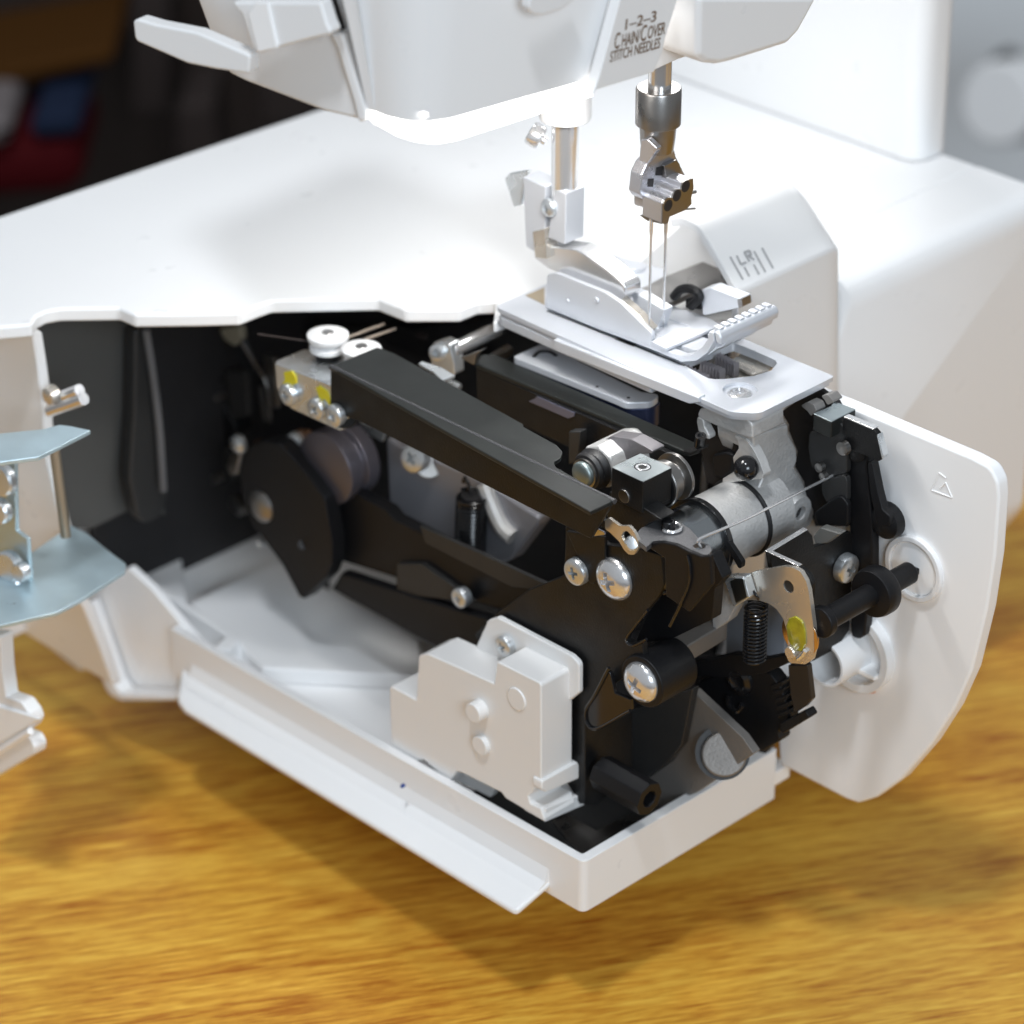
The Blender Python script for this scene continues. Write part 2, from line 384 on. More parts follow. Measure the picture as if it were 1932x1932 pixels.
for sx in (secs[0], secs[-1]):
    for i in range(m_ - 1): hb.faces.new((sx[i], sx[i + 1], sx[2 * m_ - 2 - i], sx[2 * m_ - 1 - i]))
# the back of the hump and its solid right end
bk = [V((112, top_[0].y - 3, top_[0].z - .8)), V((112, top_[0].y + 1, top_[0].z - .6)), V((112, 88, 160.2)), V((112, 62, 160.2)), V((112, 48, 175))]
plate(bk, (xe - 112 - 2, 0, 0), bm=hb)
hump = P('looper_cover', hb, WHITE, bev=.8, seg=3)
# LR marks printed on the slope of the hump
sl0 = hp[1]; sl1 = hp[2]; sdir = (sl1 - sl0).normalized(); nrm = V((1, 0, 0)).cross(sdir); nrm = nrm if nrm.z > 0 else -nrm
def slope(q):      # meet with the slope plane
    d = ray(q); t = (sl1 - CAM).dot(nrm) / d.dot(nrm); return CAM + d * t + nrm * .12
def stroke(a, b, w_, bm):
    a = V(a); b = V(b); d = (b - a).normalized(); s = nrm.cross(d) * (w_ / 2)
    plate([a - s, b - s, b + s, a + s], nrm * .05, bm=bm)
lr = bmesh.new()
for l in (((1345, 520), (1412, 640)), ((1420, 575), (1445, 622)), ((1468, 560), (1497, 612)), ((1470, 490), (1530, 600)), ((1512, 473), (1570, 580)),
          ((1378, 513), (1402, 560)), ((1402, 560), (1430, 548)), ((1418, 497), (1446, 545)), ((1418, 497), (1448, 488)), ((1448, 488), (1456, 510)), ((1456, 510), (1430, 520)), ((1440, 516), (1472, 535))):
    a_, b_ = qE(*l); stroke(slope(a_), slope(b_), .75, lr)
P('needle_marks', lr, GREYP, hump, bev=0)

for fx, fy in ((62, 70), (62, 190), (225, 95), (225, 205)):
    P('rubber_foot', cyl((fx, fy, TZ + .1), (fx, fy, 26), 11, 9), RUBBER, bev=1)
# ---- column at the right
pc = pz1(161, qC, 1440, 750)
col = plate([V((pc.x, pc.y, 160.2)), V((pc.x + 17, pc.y, 160.2)), V((pc.x + 17, 238, 160.2)), V((pc.x, 238, 160.2))], (0, 0, 330), r=[26, 6, 2, 2], seg=12)
P('column', col, WHITE, bev=1)

# ---- left shell: side wall that flares, seen on both sides of the opened cover
ys = 192.
shp = PY(ys, qN((240, 262), (300, 285), (345, 580), (390, 920)) + qO((325, 190), (430, 660), (500, 900), (540, 1180), (590, 1250), (700, 1520), (800, 1800)))
shp = [V((p.x, p.y, min(p.z, 156.5))) for p in shp]
inn = [p + V((4, 0, 0)) for p in shp]
sb = bmesh.new()
sec = shp + inn[::-1]
a_ = [sb.verts.new(p) for p in sec]; b_ = [sb.verts.new(p + V((0, 78, 0))) for p in sec]
n_ = len(sec)
for i in range(n_): sb.faces.new((a_[i], a_[(i + 1) % n_], b_[(i + 1) % n_], b_[i]))
k_ = len(shp)
for e_ in (a_, b_):
    for i in range(k_ - 1): sb.faces.new((e_[i], e_[i + 1], e_[n_ - 2 - i], e_[n_ - 1 - i]))
P('side_wall', sb, WHITE, bev=1, seg=3)
# lip of the shell at the lower left: pale inner flap and its rim
fpts = PX(3., qO((600, 1215), (640, 1140), (905, 960), (1060, 1100), (1475, 1590), (1490, 1700), (1240, 1880), (870, 1890), (800, 1790)))
P('inner_flap', plate(fpts, (3, 0, 0), r=[0, 0, 0, 0, 2.5, 2.5, 2, 5, 3]), WHITE2, bev=.6)
lip = PX(-4., qO((540, 1215), (600, 1215), (800, 1780), (850, 1850), (1250, 1870), (1240, 1905), (850, 1905), (770, 1860), (735, 1800)))
P('shell_lip', plate(lip, (6, 0, 0), r=[0, 0, 2, 3, 0, 0, 6, 3, 0]), WHITE, bev=.8, seg=3)
P('shell_foot', plate(PX(6, qO((90, 1330), (400, 1280), (640, 1680), (560, 1690))), (3, 0, 0)), WHITE, bev=.6)

# ---- base tray
tray = P('base_tray', box(3.5, 96, 4, 236, 20, 25), WHITE2, bev=.5)
rim = rnd([V((84.4, 0, 19.6)), V((0, 0, 19.6)), V((0, 184, 19.6)), V((3, 184, 19.6)), V((3, 3.4, 19.6)), V((84.4, 3.4, 19.6))], [.6, 2.6, .3, .3, .8, .3], 6)
P('tray_rim', plate(rim, (0, 0, 18)), WHITE, tray, bev=.8, seg=3)
ft = [V((.4, 13.5, 24.2)), V((-13.1, 14.2, 20)), V((-13.2, 18.0, 20)), V((-10.4, 166, 20)), V((-9, 171, 20.4)), V((.4, 180, 24.2))]
ft = rnd(ft, [0, 2.2, 0, 3, 3, 0], 5)
P('side_flange', loft(ft, [p + V((0, 0, -2.2)) for p in ft]), WHITE, tray, bev=.9, seg=3)
P('flange_fillet', plate([(.2, 14, 29), (.2, 14, 23.6), (-4.5, 14, 22.7), (-1.5, 14, 24.6)], (0, 160, 0)), WHITE, tray, bev=0)
# floor features: black casting at the front, white steps at the back
P('front_floor', box(3.6, 83, 4, 60, 25.1, 27), DGREY, tray, bev=.3)
st = PZ(31, qI((520, 1110), (830, 955), (1060, 860), (1930, 1330), (1930, 1560), (960, 1510), (830, 1380)))
P('tray_step', plate(st, (0, 0, -5.8)), WHITE2, tray, bev=.8)
P('tray_rib', plate(PZ(33, qI((230, 970), (260, 940), (830, 1335), (760, 1400), (660, 1385), (740, 1310))), (0, 0, -15)), WHITE2, tray, bev=.8)
P('tray_wall', plate(PZ(30, qI((-150, 640), (440, 650), (500, 1100), (240, 985))), (0, 0, -12)), WHITE2, tray, bev=.8)
dot = pz1(36, qJ, 372, 1262)
P('blue_speck', lathe([(.9, 0), (.5, .35), (0, .4)], py1(60, qJ, 372, 1262) if 0 else V((-5.2, px1(-5.2, qJ, 372, 1262).y, 33.4)), (-.5, 0, .86), 10), mat('blue_ink', (.03, .06, .22), .5), tray, bev=0)

# ---- black inner housing walls that close the cavity
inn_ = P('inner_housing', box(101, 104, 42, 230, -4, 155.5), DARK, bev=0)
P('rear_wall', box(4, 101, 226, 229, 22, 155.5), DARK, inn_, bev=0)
pn = PY(214, qD((100, 250), (600, 295), (770, 345), (800, 500), (870, 1330), (800, 1240), (480, 1395), (330, 1400)))
P('inner_panel', plate(pn, (0, 3, 0)), mat('grey_black_panel', (.075, .075, .072), .55, bump=.1), inn_, bev=.6)
P('curved_guard', plate(PY(205, qN((1240, 215), (1375, 220), (1440, 700), (1540, 1780), (1500, 1932), (1330, 2010), (1260, 1950), (1190, 1600), (1230, 1000))), (0, 5, 0), r=[2, 2, 30, 2, 4, 4, 4, 10, 10]), DGREY, inn_, bev=1.2, seg=3)
P('guard_edge', tube(bez(PY(203, qN((1340, 225), (1400, 600), (1460, 1100), (1500, 1700)))), 1.3), mat('grey_edge', (.12, .12, .125), .45), inn_, bev=0)
P('rear_bulkhead', plate(PX(97, [(380, 620), (900, 620), (930, 1000), (900, 1180), (480, 1000), (380, 990)]), (3, 0, 0)), DARK, inn_, bev=0)

qT = cv(940, 200, 460 / 1932); qU = cv(1180, 120, 200 / 1208); qV = cv(1180, 480, 460 / 1932)
def xcol(y, z, col):
    lo, hi = -300., 500.
    for _ in range(50):
        m = (lo + hi) / 2; d = V((m, y, z)) - CAM
        if PC + FP * d.dot(cR) / d.dot(cF) < col: lo = m
        else: hi = m
    return lo
# ---- inner side wall at the right (front frame of the looper bay)
XR = 90.
wp = PX(XR, qH((560, 110), (700, 172), (890, 250), (1600, 548), (1715, 610), (1757, 700), (1765, 790), (1740, 1150), (1690, 1480), (1600, 1850)) + qL((1060, 565), (960, 720), (830, 870), (720, 950), (640, 975), (590, 958), (300, 805), (292, 700)) + [(1430, 1300), (1450, 800)])
r1c = px1(XR, qH, 1255, 1220); r2c = px1(XR, qL, 650, 300)
wall = P('side_frame', plate(wp, (5, 0, 0), r=[0, 0, 0, 3, 5, 5, 3, 0, 0, 0, 0, 0, 4, 4, 3, 0, 2, 1, 0, 0]), WHITE2, bev=1.1, seg=3)
P('frame_boss', ring(r1c + V((-1.6, 0, 0)), r1c + V((.2, 0, 0)), 10.2, 8.4), WHITE, wall, bev=.4)
P('boss_cap', cyl(r1c + V((-.6, 0, 0)), r1c + V((.3, 0, 0)), 8.4), WHITE2, wall, bev=.2)
P('frame_boss', ring(r2c + V((-3.5, 0, 0)), r2c + V((.2, 0, 0)), 13.2, 10.4), WHITE, wall, bev=.4)
P('boss_tube', ring(r2c + V((-13, 3, -1)), r2c + V((.2, 3, -1)), 7.6, 6.4), WHITE, wall, bev=.3)
P('boss_rib', box(r2c.x - 5, r2c.x + .2, r2c.y - 9.8, r2c.y - 3, r2c.z - 5, r2c.z - 3.4), WHITE2, wall, bev=.3)
P('orange_seal', plate([p + V((-1.2, 0, 0)) for p in circ(r2c, (1, 0, 0), 12.9, 10, 240, 300)] + [p + V((-1.2, 0, 0)) for p in circ(r2c, (1, 0, 0), 13.9, 10, 240, 300)][::-1], (1, 0, 0)), ORANGE, wall, bev=0)
eb = bmesh.new()
for a_, b_ in (((1400, 640), (1352, 745)), ((1352, 745), (1420, 770)), ((1400, 640), (1440, 670)), ((1440, 700), (1405, 735)), ((1440, 700), (1478, 790)), ((1478, 790), (1420, 770))):
    q_ = PX(XR - .02, qH(a_, b_)); tube(q_, .28, 5, bm=eb)
P('moulded_mark', eb, WHITE2, wall, bev=0)

# ---- head above the bed
ZH = 266.
hb0 = PZ(ZH, qS((1705, 772), (1760, 790)) + qB((240, 500), (330, 536), (430, 558), (520, 560), (620, 545), (960, 447), (1300, 352)))
n_ = len(hb0); lean = lambda k: V((-9 + 18 * k / (n_ - 1), 0, 0))
back = [V((60, 110, ZH)), V((20, 110, ZH))]
hbot = hb0 + back
htop = [p + lean(i) * (70 / 37) + V((0, 0, 70)) for i, p in enumerate(hb0)] + [p + V((0, 0, 70)) for p in back]
head = P('head_cover', loft(hbot, htop), WHITE, bev=.9, seg=3, ang=40)
ls0 = hb0; lsb = [V((p.x, p.y, 0)) for p in PZ(259.5, qS((1722, 845), (1760, 880)) + qB((262, 560), (375, 622), (460, 648), (545, 658), (640, 643), (950, 545), (1270, 440)))]
lsb = [V((p.x, p.y, 259.5)) for p in lsb]
lb = [V((40, 50, ZH - .25)), V((-10, 60, ZH - .25))]
lamp = P('lamp_strip', loft([p + (V((5, 75, ZH)) - p).normalized() * 1.6 + V((0, 0, -.25)) for p in ls0] + lb, lsb + [p + V((0, 0, -6.5)) for p in lb]), LED, head, bev=0)
LL = bpy.data.lights.new('bed_light', 'AREA'); LL.energy = .27; LL.color = (1, .985, .96); LL.shape = 'RECTANGLE'; LL.size = .075; LL.size_y = .02
lo_ = bpy.data.objects.new('bed_light', LL); COL.objects.link(lo_); lo_.location = W((8, 42, 258.8)); lo_.rotation_euler = (math.radians(12), math.radians(18), 0)
hump_fill = bpy.data.lights.new('bed_light', 'AREA'); hump_fill.energy = .09; hump_fill.color = (1, .985, .96); hump_fill.shape = 'RECTANGLE'; hump_fill.size = .05; hump_fill.size_y = .02  # unseen second light, added to brighten the hump and column
hump_fill_o = bpy.data.objects.new('bed_light', hump_fill); COL.objects.link(hump_fill_o); hump_fill_o.location = W((138, 88, 264)); hump_fill_o.rotation_euler = (math.radians(8), math.radians(6), 0)
# left cheek of the head
cb0 = PZ(262, qS((1650, 850), (1400, 790), (830, 572), (735, 525), (680, 462)))
ck = cb0 + [cb0[4] + V((70, 4, 0)), cb0[0] + V((70, 0, 0))]
ckt = [p + V((0, 0, 80)) for p in ck]
for i, dy in enumerate((17, 17, 17, 30, 44)): ckt[i] = ckt[i] + V((0, dy, 0))
for i in (5, 6): ckt[i] = ckt[i] + V((0, 44 if i == 5 else 17, 0))
cheek = P('head_cheek', loft(ck, ckt), WHITE, bev=1.2, seg=3)
def onplane(pts, p0, n): return [CAM + ray(q) * ((V(p0) - CAM).dot(V(n)) / ray(q).dot(V(n))) for q in pts]
cn = (cb0[1] - cb0[0]).cross(ckt[0] - cb0[0]).normalized()
if cn.x > 0: cn = -cn
cp = lambda q, d=0: [p + cn * d for p in onplane(q, cb0[0] + cn * d, cn)]
P('seam_lip', plate(cp(qS((1450, 232), (1540, 215), (1712, 790), (1700, 850), (1650, 858), (1620, 720), (1500, 330)), 1.2), -cn * 6), WHITE, cheek, bev=1, seg=3)
P('seam_gap', plate(cp(qS((1455, -20), (1475, -20), (1545, 205), (1520, 205), (1490, 150)), 1.5), -cn * 2), DARK, cheek, bev=0)
P('guide_block', plate(cp(qS((1080, -20), (1450, -20), (1495, 130), (1530, 205), (1400, 235), (1120, 310), (1000, 345), (975, 320), (890, 60), (860, 40), (820, -20)), 5), -cn * 5.2, r=[0, 0, 0, 2, 2, 2, 3, 2, 2, 0, 0]), WHITE, cheek, bev=1.2, seg=3)
P('guide_recess', plate(cp(qS((1000, -20), (1080, -20), (1150, 300), (1010, 330), (940, 60)), 5.4), -cn * 1), WHITE2, cheek, bev=.3)
lv = cp(qS((95, 125), (130, 112), (260, 150), (545, 205), (885, 350), (922, 372), (915, 500), (680, 466), (480, 425), (110, 265)), 3.2)
lever = P('release_lever', plate(lv, -cn * 5, r=[2, 2, 0, 0, 2, 1, 1, 0, 5, 2]), WHITE, bev=.9, seg=3)
# label flap with its printing
YL = 18.
fl_ = PY(YL, qB((1300, 352), (1402, -25), (1668, -25), (1605, 180), (1590, 245), (1553, 332), (1290, 412), (1270, 440)))
flap = P('label_flap', plate(fl_, (0, 3.5, 0)), WHITE, head, bev=.4)
st_ = PY(YL - .1, qB((1400, 45), (1618, -10), (1600, 120), (1572, 225), (1345, 292)))
def text(body, q0, q1, hpx, y, m, parent, name, big=None, shear=.22):
    """one line of lettering standing on the line q0-q1 of an upright plane"""
    a, b = PY(y, [q0, q1]); c = bpy.data.curves.new('t', 'FONT'); c.body = body; c.size = 1; c.shear = shear; c.extrude = .004; c.offset = .004
    if big:
        c.body = body
        for i, ch in enumerate(body):
            if i in big: pass
    o = bpy.data.objects.new('t', c); COL.objects.link(o); dg = bpy.context.evaluated_depsgraph_get()
    me = bpy.data.meshes.new_from_object(o.evaluated_get(dg)); bpy.data.objects.remove(o)
    xs = [v.co.x for v in me.vertices]; ys = [v.co.y for v in me.vertices]
    x0, x1 = min(xs), max(xs); W_ = (b - a).length; hh = max(ys)
    ex = (b - a).normalized(); ez = V((0, 0, 1)); 
    for v in me.vertices:
        fx = (v.co.x - x0) / (x1 - x0) * W_
        p = a + ex * fx + ez * (v.co.y / hh * hpx) + V((0, -v.co.z * 8, 0))
        v.co = p
    bm = bmesh.new(); bm.from_mesh(me); bpy.data.meshes.remove(me)
    return P(name, bm, m, parent, bev=0, smooth=False)
k1 = qB((1420, 137), (1563, 95)); text('1–2–3', k1[0], k1[1], 2.9, YL - .1, GOLD, flap, 'label_text', shear=.1)
k1 = qB((1372, 226), (1398, 217)); text('C', k1[0], k1[1], 4.3, YL - .1, GOLD, flap, 'label_text')
k1 = qB((1404, 216), (1490, 190)); text('HAIN/', k1[0], k1[1], 3.5, YL - .1, GOLD, flap, 'label_text')
k1 = qB((1492, 192), (1520, 181)); text('C', k1[0], k1[1], 4.3, YL - .1, GOLD, flap, 'label_text')
k1 = qB((1524, 178), (1602, 155)); text('OVER', k1[0], k1[1], 3.4, YL - .1, GOLD, flap, 'label_text')
k1 = qB((1350, 286), (1582, 218)); text('STITCH NEEDLES', k1[0], k1[1], 2.9, YL - .1, GOLD, flap, 'label_text')
P('head_underside', plate(PY(30, qB((1540, 330), (1600, 190), (1690, -20), (1780, -20), (1762, 240), (1660, 275))), (0, 30, 0)), WHITE2, bev=.5)
kn = PY(14, qC((440, -20), (435, 200), (436, 262), (470, 293), (530, 300), (600, 284), (850, 205), (905, 145), (995, -20)))
P('right_head_cover', plate(kn, (0, 42, 0), r=[0, 0, 3, 2, 3, 2, 4, 4, 0]), WHITE, bev=2.4, seg=4)
ov = PY(19.4, qB((985, -40), (978, 40), (1000, 68), (1040, 72), (1130, 45), (1190, 0), (1200, -40)))
P('oval_button', plate(ov, (0, 3, 0), r=[0, 2, 2, 2, 2, 2, 0]), WHITE, head, bev=.6, seg=3)

# ---- needle bar, clamp and needles
BY = 46.; bx = xcol(BY, 240, (1180 + 445 * 200 / 1208) / 1.00725)
zc1 = onv(bx, BY, qU((0, 270))[0][1]); zc0 = onv(bx, BY, qU((0, 700))[0][1]); zc2 = onv(bx, BY, qU((0, 880))[0][1])
P('needle_bar', cyl((bx, BY, zc1 - 2), (bx, BY, 275), 3.35), CHROME, bev=.2)
clamp = P('needle_clamp', lathe([(4.6, zc2 - 3), (5.0, zc2), (5.3, zc0), (6.5, zc0 + .4), (6.5, zc1 - .5), (6.2, zc1), (3.4, zc1)], (bx - .4, BY, 0), UP, 40), STEEL, bev=.15)
SATIN = mat('satin_steel', (.50, .50, .53), .3, metal=.85, bump=.1, bscale=500, rvar=.06)
y1 = 43.
P('clamp_wedge', plate(PY(y1, qU((215, 1500), (240, 1285), (300, 1160), (470, 985), (600, 930), (640, 1080), (800, 1400), (800, 1500), (460, 1640), (250, 1560))), (0, 4.5, 0), r=1), SATIN, clamp, bev=.5)
P('clamp_plate', plate(PX(bx - 7.6, qU((145, 1630), (145, 1270), (205, 1110), (225, 880), (300, 870), (420, 980), (300, 1160), (250, 1290), (265, 1480), (465, 1615), (465, 1720))), (2.2, 0, 0), r=.8), SATIN, clamp, bev=.4)
lobe = PY(36, qU((462, 1835), (470, 1610), (490, 1565), (530, 1535), (575, 1540), (592, 1480), (630, 1440), (675, 1440), (690, 1370), (730, 1340), (815, 1318), (822, 1430), (795, 1540), (800, 1610), (740, 1670), (548, 1755), (530, 1825), (500, 1845)))
P('needle_block', plate(lobe, (0, 7.4, 0)), SATIN, clamp, bev=.3)
P('block_face', plate([p + V((0, -.5, 0)) for p in lobe], (0, .45, 0)), STEEL, clamp, bev=.1)
for h_ in ((545, 1635), (645, 1520), (745, 1415)):
    c_ = py1(35.45, qU, *h_)
    P('set_screw', ring(c_ + V((0, .5, 0)), c_, 1.75, 1.2, 20), DGREY, clamp, bev=0); P('screw_socket', cyl(c_ + V((0, -.02, 0)), c_ + V((0, .4, 0)), 1.25, n=20), DARK, clamp, bev=0)
P('thread_guide', tube(PY(37, qU((540, 1760), (740, 1675), (850, 1668))), .3), STEEL, clamp, bev=0)
P('thread_guide', tube(PY(39, qU((858, 1475), (800, 1490))), .5), STEEL, clamp, bev=0)
P('thread_guide', plate(PX(bx - 8, qU((210, 1745), (260, 1748), (340, 1790), (440, 1740), (470, 1850), (300, 1810))), (.8, 0, 0)), STEEL, clamp, bev=.1)
P('window', plate(PY(42.8, qU((410, 1200), (480, 1185), (475, 1290), (400, 1290))), (0, .3, 0)), DARK, clamp, bev=0)
P('window', plate(PY(42.8, qU((320, 1330), (380, 1325), (370, 1420), (310, 1420))), (0, .3, 0)), DARK, clamp, bev=0)
P('block_bracket', plate(PY(41.5, qU((500, 1180), (640, 1110), (680, 1160), (690, 1260), (520, 1330))), (0, 1.5, 0)), STEEL, clamp, bev=.2)
for cc, zt in ((1254.5, 168.), (1227., 170.)):
    nx = xcol(41, 190, cc)
    P('needle', lathe([(0, 0), (.3, 4), (.42, 8), (.42, 30), (.62, 32), (.62, 37)], (nx, 41, zt), UP, 14), CHROME, bev=0)

# ---- presser bar and foot
py_ = ycol(70, 225, (940 + 565 * 460 / 1932) / 1.00725); pb = V((70, py_, 0))
zb0 = onv(70, py_, qT((0, 610))[0][1]); zb1 = onv(70, py_, qT((0, 130))[0][1])
P('presser_bar', cyl((70, py_, zb0 - 8), (70, py_, 270), 4.0), CHROME, bev=.2)
P('bar_bushing', cyl((70, py_, zb1 + 1), (70, py_, 268), 7.6), WHITE, bev=.6)
tq = qT((345, 250), (455, 320)); a_ = PX(66, [tq[0]])[0]; b_ = PX(68, [tq[1]])[0]
P('thumb_screw', lathe([(0, 0), (3.2, .3), (3.6, 1), (3.6, 3.6), (3.2, 4.4), (1.3, 4.6), (1.3, (b_ - a_).length + 1)], a_ + (a_ - b_).normalized() * 3, b_ - a_, 24), CHROME, bev=.15)
FX = 66.
f0 = PX(FX, qT((475, 660), (570, 705), (560, 1115), (420, 1060)))
hold = P('foot_holder', plate(f0, (8, 0, 0)), SILVER, bev=.5)
P('holder_back', plate(PX(FX, qT((222, 568), (405, 650), (400, 1000), (310, 1170), (248, 1130))), (7, 0, 0)), SILVER, hold, bev=.5)
P('holder_web', plate(PX(FX + 3, qT((400, 660), (480, 670), (440, 1070), (395, 1010))), (3, 0, 0)), SILVER, hold, bev=.2)
P('lift_tab', plate(PX(FX + 4, qT((80, 585), (120, 545), (270, 520), (240, 590), (205, 800), (150, 812))), (1.5, 0, 0)), ZINC, hold, bev=.3)
screw(px1(FX - .5, qT, 432, 820), NX, 2.9, 'dome', ZINC, hold, name='screw')
P('holder_clip', plate(PX(FX - .8, qT((298, 1010), (400, 985), (415, 1230), (320, 1220))), (5, 0, 0)), NICKEL, hold, bev=.4)
foot_x = 64.
sh_ = PX(foot_x + 3, qT((320, 1180), (420, 1120), (650, 1150), (720, 1190), (900, 1320), (1040, 1440), (1040, 1530), (960, 1600), (850, 1480), (430, 1310), (310, 1220)))
shank = P('foot_shank', plate(sh_, (7, 0, 0), r=[3, 0, 2, 2, 0, 2, 2, 0, 0, 0, 3]), CHROME, bev=.6, seg=3)
P('shank_tongue', plate(PX(foot_x + 3, qT((960, 1560), (1010, 1550), (1145, 1670), (1250, 1790), (1220, 1820), (1090, 1700))), (3, 0, 0)), NICKEL, shank, bev=.3)
sole_l = qE((375, 785), (640, 895), (930, 1005), (1090, 1072)) + qV((500, 875), (600, 865), (690, 800), (745, 700), (735, 640))
sole_u = qV((700, 630), (690, 690), (640, 760), (560, 815), (480, 825), (330, 770)) + qE((930, 970), (640, 870), (375, 760))
so = PX(foot_x, sole_l) + PX(foot_x, sole_u)
foot = P('presser_foot', plate(so, (3, 0, 0)), SILVER, bev=.35)
slot = [V((foot_x + 3, p.y, p.z)) for p in so]
zmax = lambda p: V((p.x, p.y, p.z))
# two more prongs and the bar of the toe
P('sole_prong', plate([V((foot_x + 5.4, p.y, p.z)) for p in so], (8.6, 0, 0)), SILVER, foot, bev=.3)
P('sole_prong', plate([V((foot_x + 16, p.y, p.z)) for p in so], (8, 0, 0)), SILVER, foot, bev=.3)
toe = PX(foot_x, qV((690, 690), (720, 640), (790, 690), (760, 780), (700, 800)))
P('toe_bar', plate([V((foot_x + 2.9, p.y, p.z)) for p in toe], (21.2, 0, 0)), SILVER, foot, bev=.5)
lipq = PX(foot_x, qV((740, 625), (780, 640), (800, 690), (790, 745), (755, 720)))
P('toe_lip', plate(lipq, (25, 0, 0)), SILVER, foot, bev=.7, seg=3)
tt = bmesh.new()
for i in range(8):
    c_ = lipq[0] + V((2.2 + i * 2.9, 0, .2)); box(c_.x - .9, c_.x + .9, c_.y - 1.2, c_.y + 1.3, c_.z - .6, c_.z + .5, tt)
P('toe_tooth', tt, SILVER, foot, bev=.2)
P('sole_web', plate([V((foot_x + 2.9, so[i].y, so[i].z + .3)) for i in (0, 1, 2)] + [V((foot_x + 2.9, so[i].y, so[i].z + 1.6)) for i in (2, 1, 0)], (21.2, 0, 0)), SILVER, foot, bev=.2)
wl = PX(foot_x - .3, qE((385, 610), (432, 604), (690, 706), (770, 760), (940, 925), (925, 985), (640, 880), (378, 765)))
P('foot_side', plate(wl, (1.6, 0, 0), r=[1.5, 1.5, 3, 3, 2, 0, 0, 1]), SILVER, foot, bev=.3)
screw(px1(foot_x - .3, qE, 645, 745), NX, .9, 'flat', SILVER, foot, name='rivet'); screw(px1(foot_x - .3, qE, 495, 748), NX, .55, 'flat', SILVER, foot, name='rivet')
P('foot_deck', plate(PZ(170, qE((930, 960), (1180, 860), (1260, 890), (1200, 920), (1010, 1000))), (0, 0, -1)), SILVER, foot, bev=.2)
P('foot_hinge', plate(PX(foot_x + 9, qE((820, 700), (870, 720), (1000, 800), (960, 920), (880, 880))), (4, 0, 0)), SILVER, foot, bev=.3)

# ---- edge guide behind the needles
eg = P('edge_guide', plate(PZ(171, qT((1120, 1490), (1340, 1370), (1700, 1230), (1770, 1260), (1850, 1430), (1560, 1500), (1300, 1620), (1170, 1560))), (0, 0, -2)), STEEL, bev=.3)
P('guide_block', plate(PZ(169, qE((640, 510), (720, 500), (1000, 580), (1000, 640), (850, 690), (760, 640))), (0, 0, -4)), SILVER, eg, bev=.5)
P('guide_button', lathe([(3.6, -2), (3.6, .8), (3.1, 1.3), (0, 1.3)], pz1(169, qE, 840, 580), UP, 24), SILVER, eg, bev=0)
P('guide_hook', tube(bez(PX(85, qE((1050, 730), (1090, 690), (1150, 690), (1185, 730), (1140, 780)))), 1.4), BPLAST, eg, bev=0)
P('hook_foot', plate(PX(86, qE((1110, 740), (1185, 720), (1195, 800), (1110, 790))), (3, 0, 0)), BPLAST, eg, bev=.4)
pa = px1(87, qE, 1215, 720); pe = px1(87, qE, 1390, 765)
P('guide_pin', plate(PX(86, qE((1195, 690), (1240, 680), (1400, 740), (1405, 785), (1200, 830), (1195, 760))), (5, 0, 0), r=[1, 1, 1, 1, 1, 0]), SILVER, eg, bev=.4)
P('pin_end', plate(PX(85.9, qE((1382, 742), (1406, 738), (1408, 782), (1388, 790))), (4, 0, 0)), STEEL, eg, bev=.2)

# ================================================================== THE LOOPER BAY
qW = cv(1280, 740, 200 / 1932); qXX = cv(1460, 720, 280 / 1932); qYY = cv(1460, 960, 300 / 1705); qZZ = cv(1080, 820, 220 / 1932)
# ---- needle plate
ZP = 165.
op = [V((55, 91.5, ZP)), V((54.2, -3, ZP)), V((59, -9.2, ZP)), V((91.4, -9.2, ZP)), V((90.4, 91.5, ZP))]
hole = PZ(ZP, qV((470, 880), (700, 1005), (760, 1010), (830, 1008), (1060, 985), (1200, 940), (1245, 885), (1235, 860), (1080, 790), (900, 720)))
hole = [p for p in rnd(hole, 1.2, 3)]
op = rnd(op, [2.5, 5, 5, 1.2, 1], 6)
sc0 = pz1(ZP, qE, 1397, 1218)
np_ = P('needle_plate', plate(op, (0, 0, -1.4), holes=[hole, circ(sc0, UP, 4.9, 30)]), SILVER, bev=.35)
op2 = [p + V((0, 0, -1.4)) for p in op]; cx_, cy_ = 73, 41
op2 = [V((cx_ + (p.x - cx_) * .97, cy_ + (p.y - cy_) * .985, p.z)) for p in op2]
hole2 = [V((p.x, p.y, p.z - 1.4)) for p in hole]
P('plate_base', plate(op2, (0, 0, -1.3), holes=[hole2]), SILVER, np_, bev=.3)
P('screw_seat', ring(sc0 + V((0, 0, -1.38)), sc0 + V((0, 0, -1.0)), 4.9, 3.2), SILVER, np_, bev=.1)
screw(sc0 + V((0, 0, -2.2)), UP, 4.3, 'dome', CHROME, np_, spin=30)
P('feed_well', plate([p + V((0, 0, -4.6)) for p in hole], (0, 0, -.5)), NICKEL, np_, bev=0)
P('well_cover', plate(PZ(ZP - 3.4, qV((860, 880), (960, 800), (1040, 770), (1200, 850), (1235, 890), (1180, 940), (1050, 975))), (0, 0, -.8), r=2), NICKEL, np_, bev=.2)
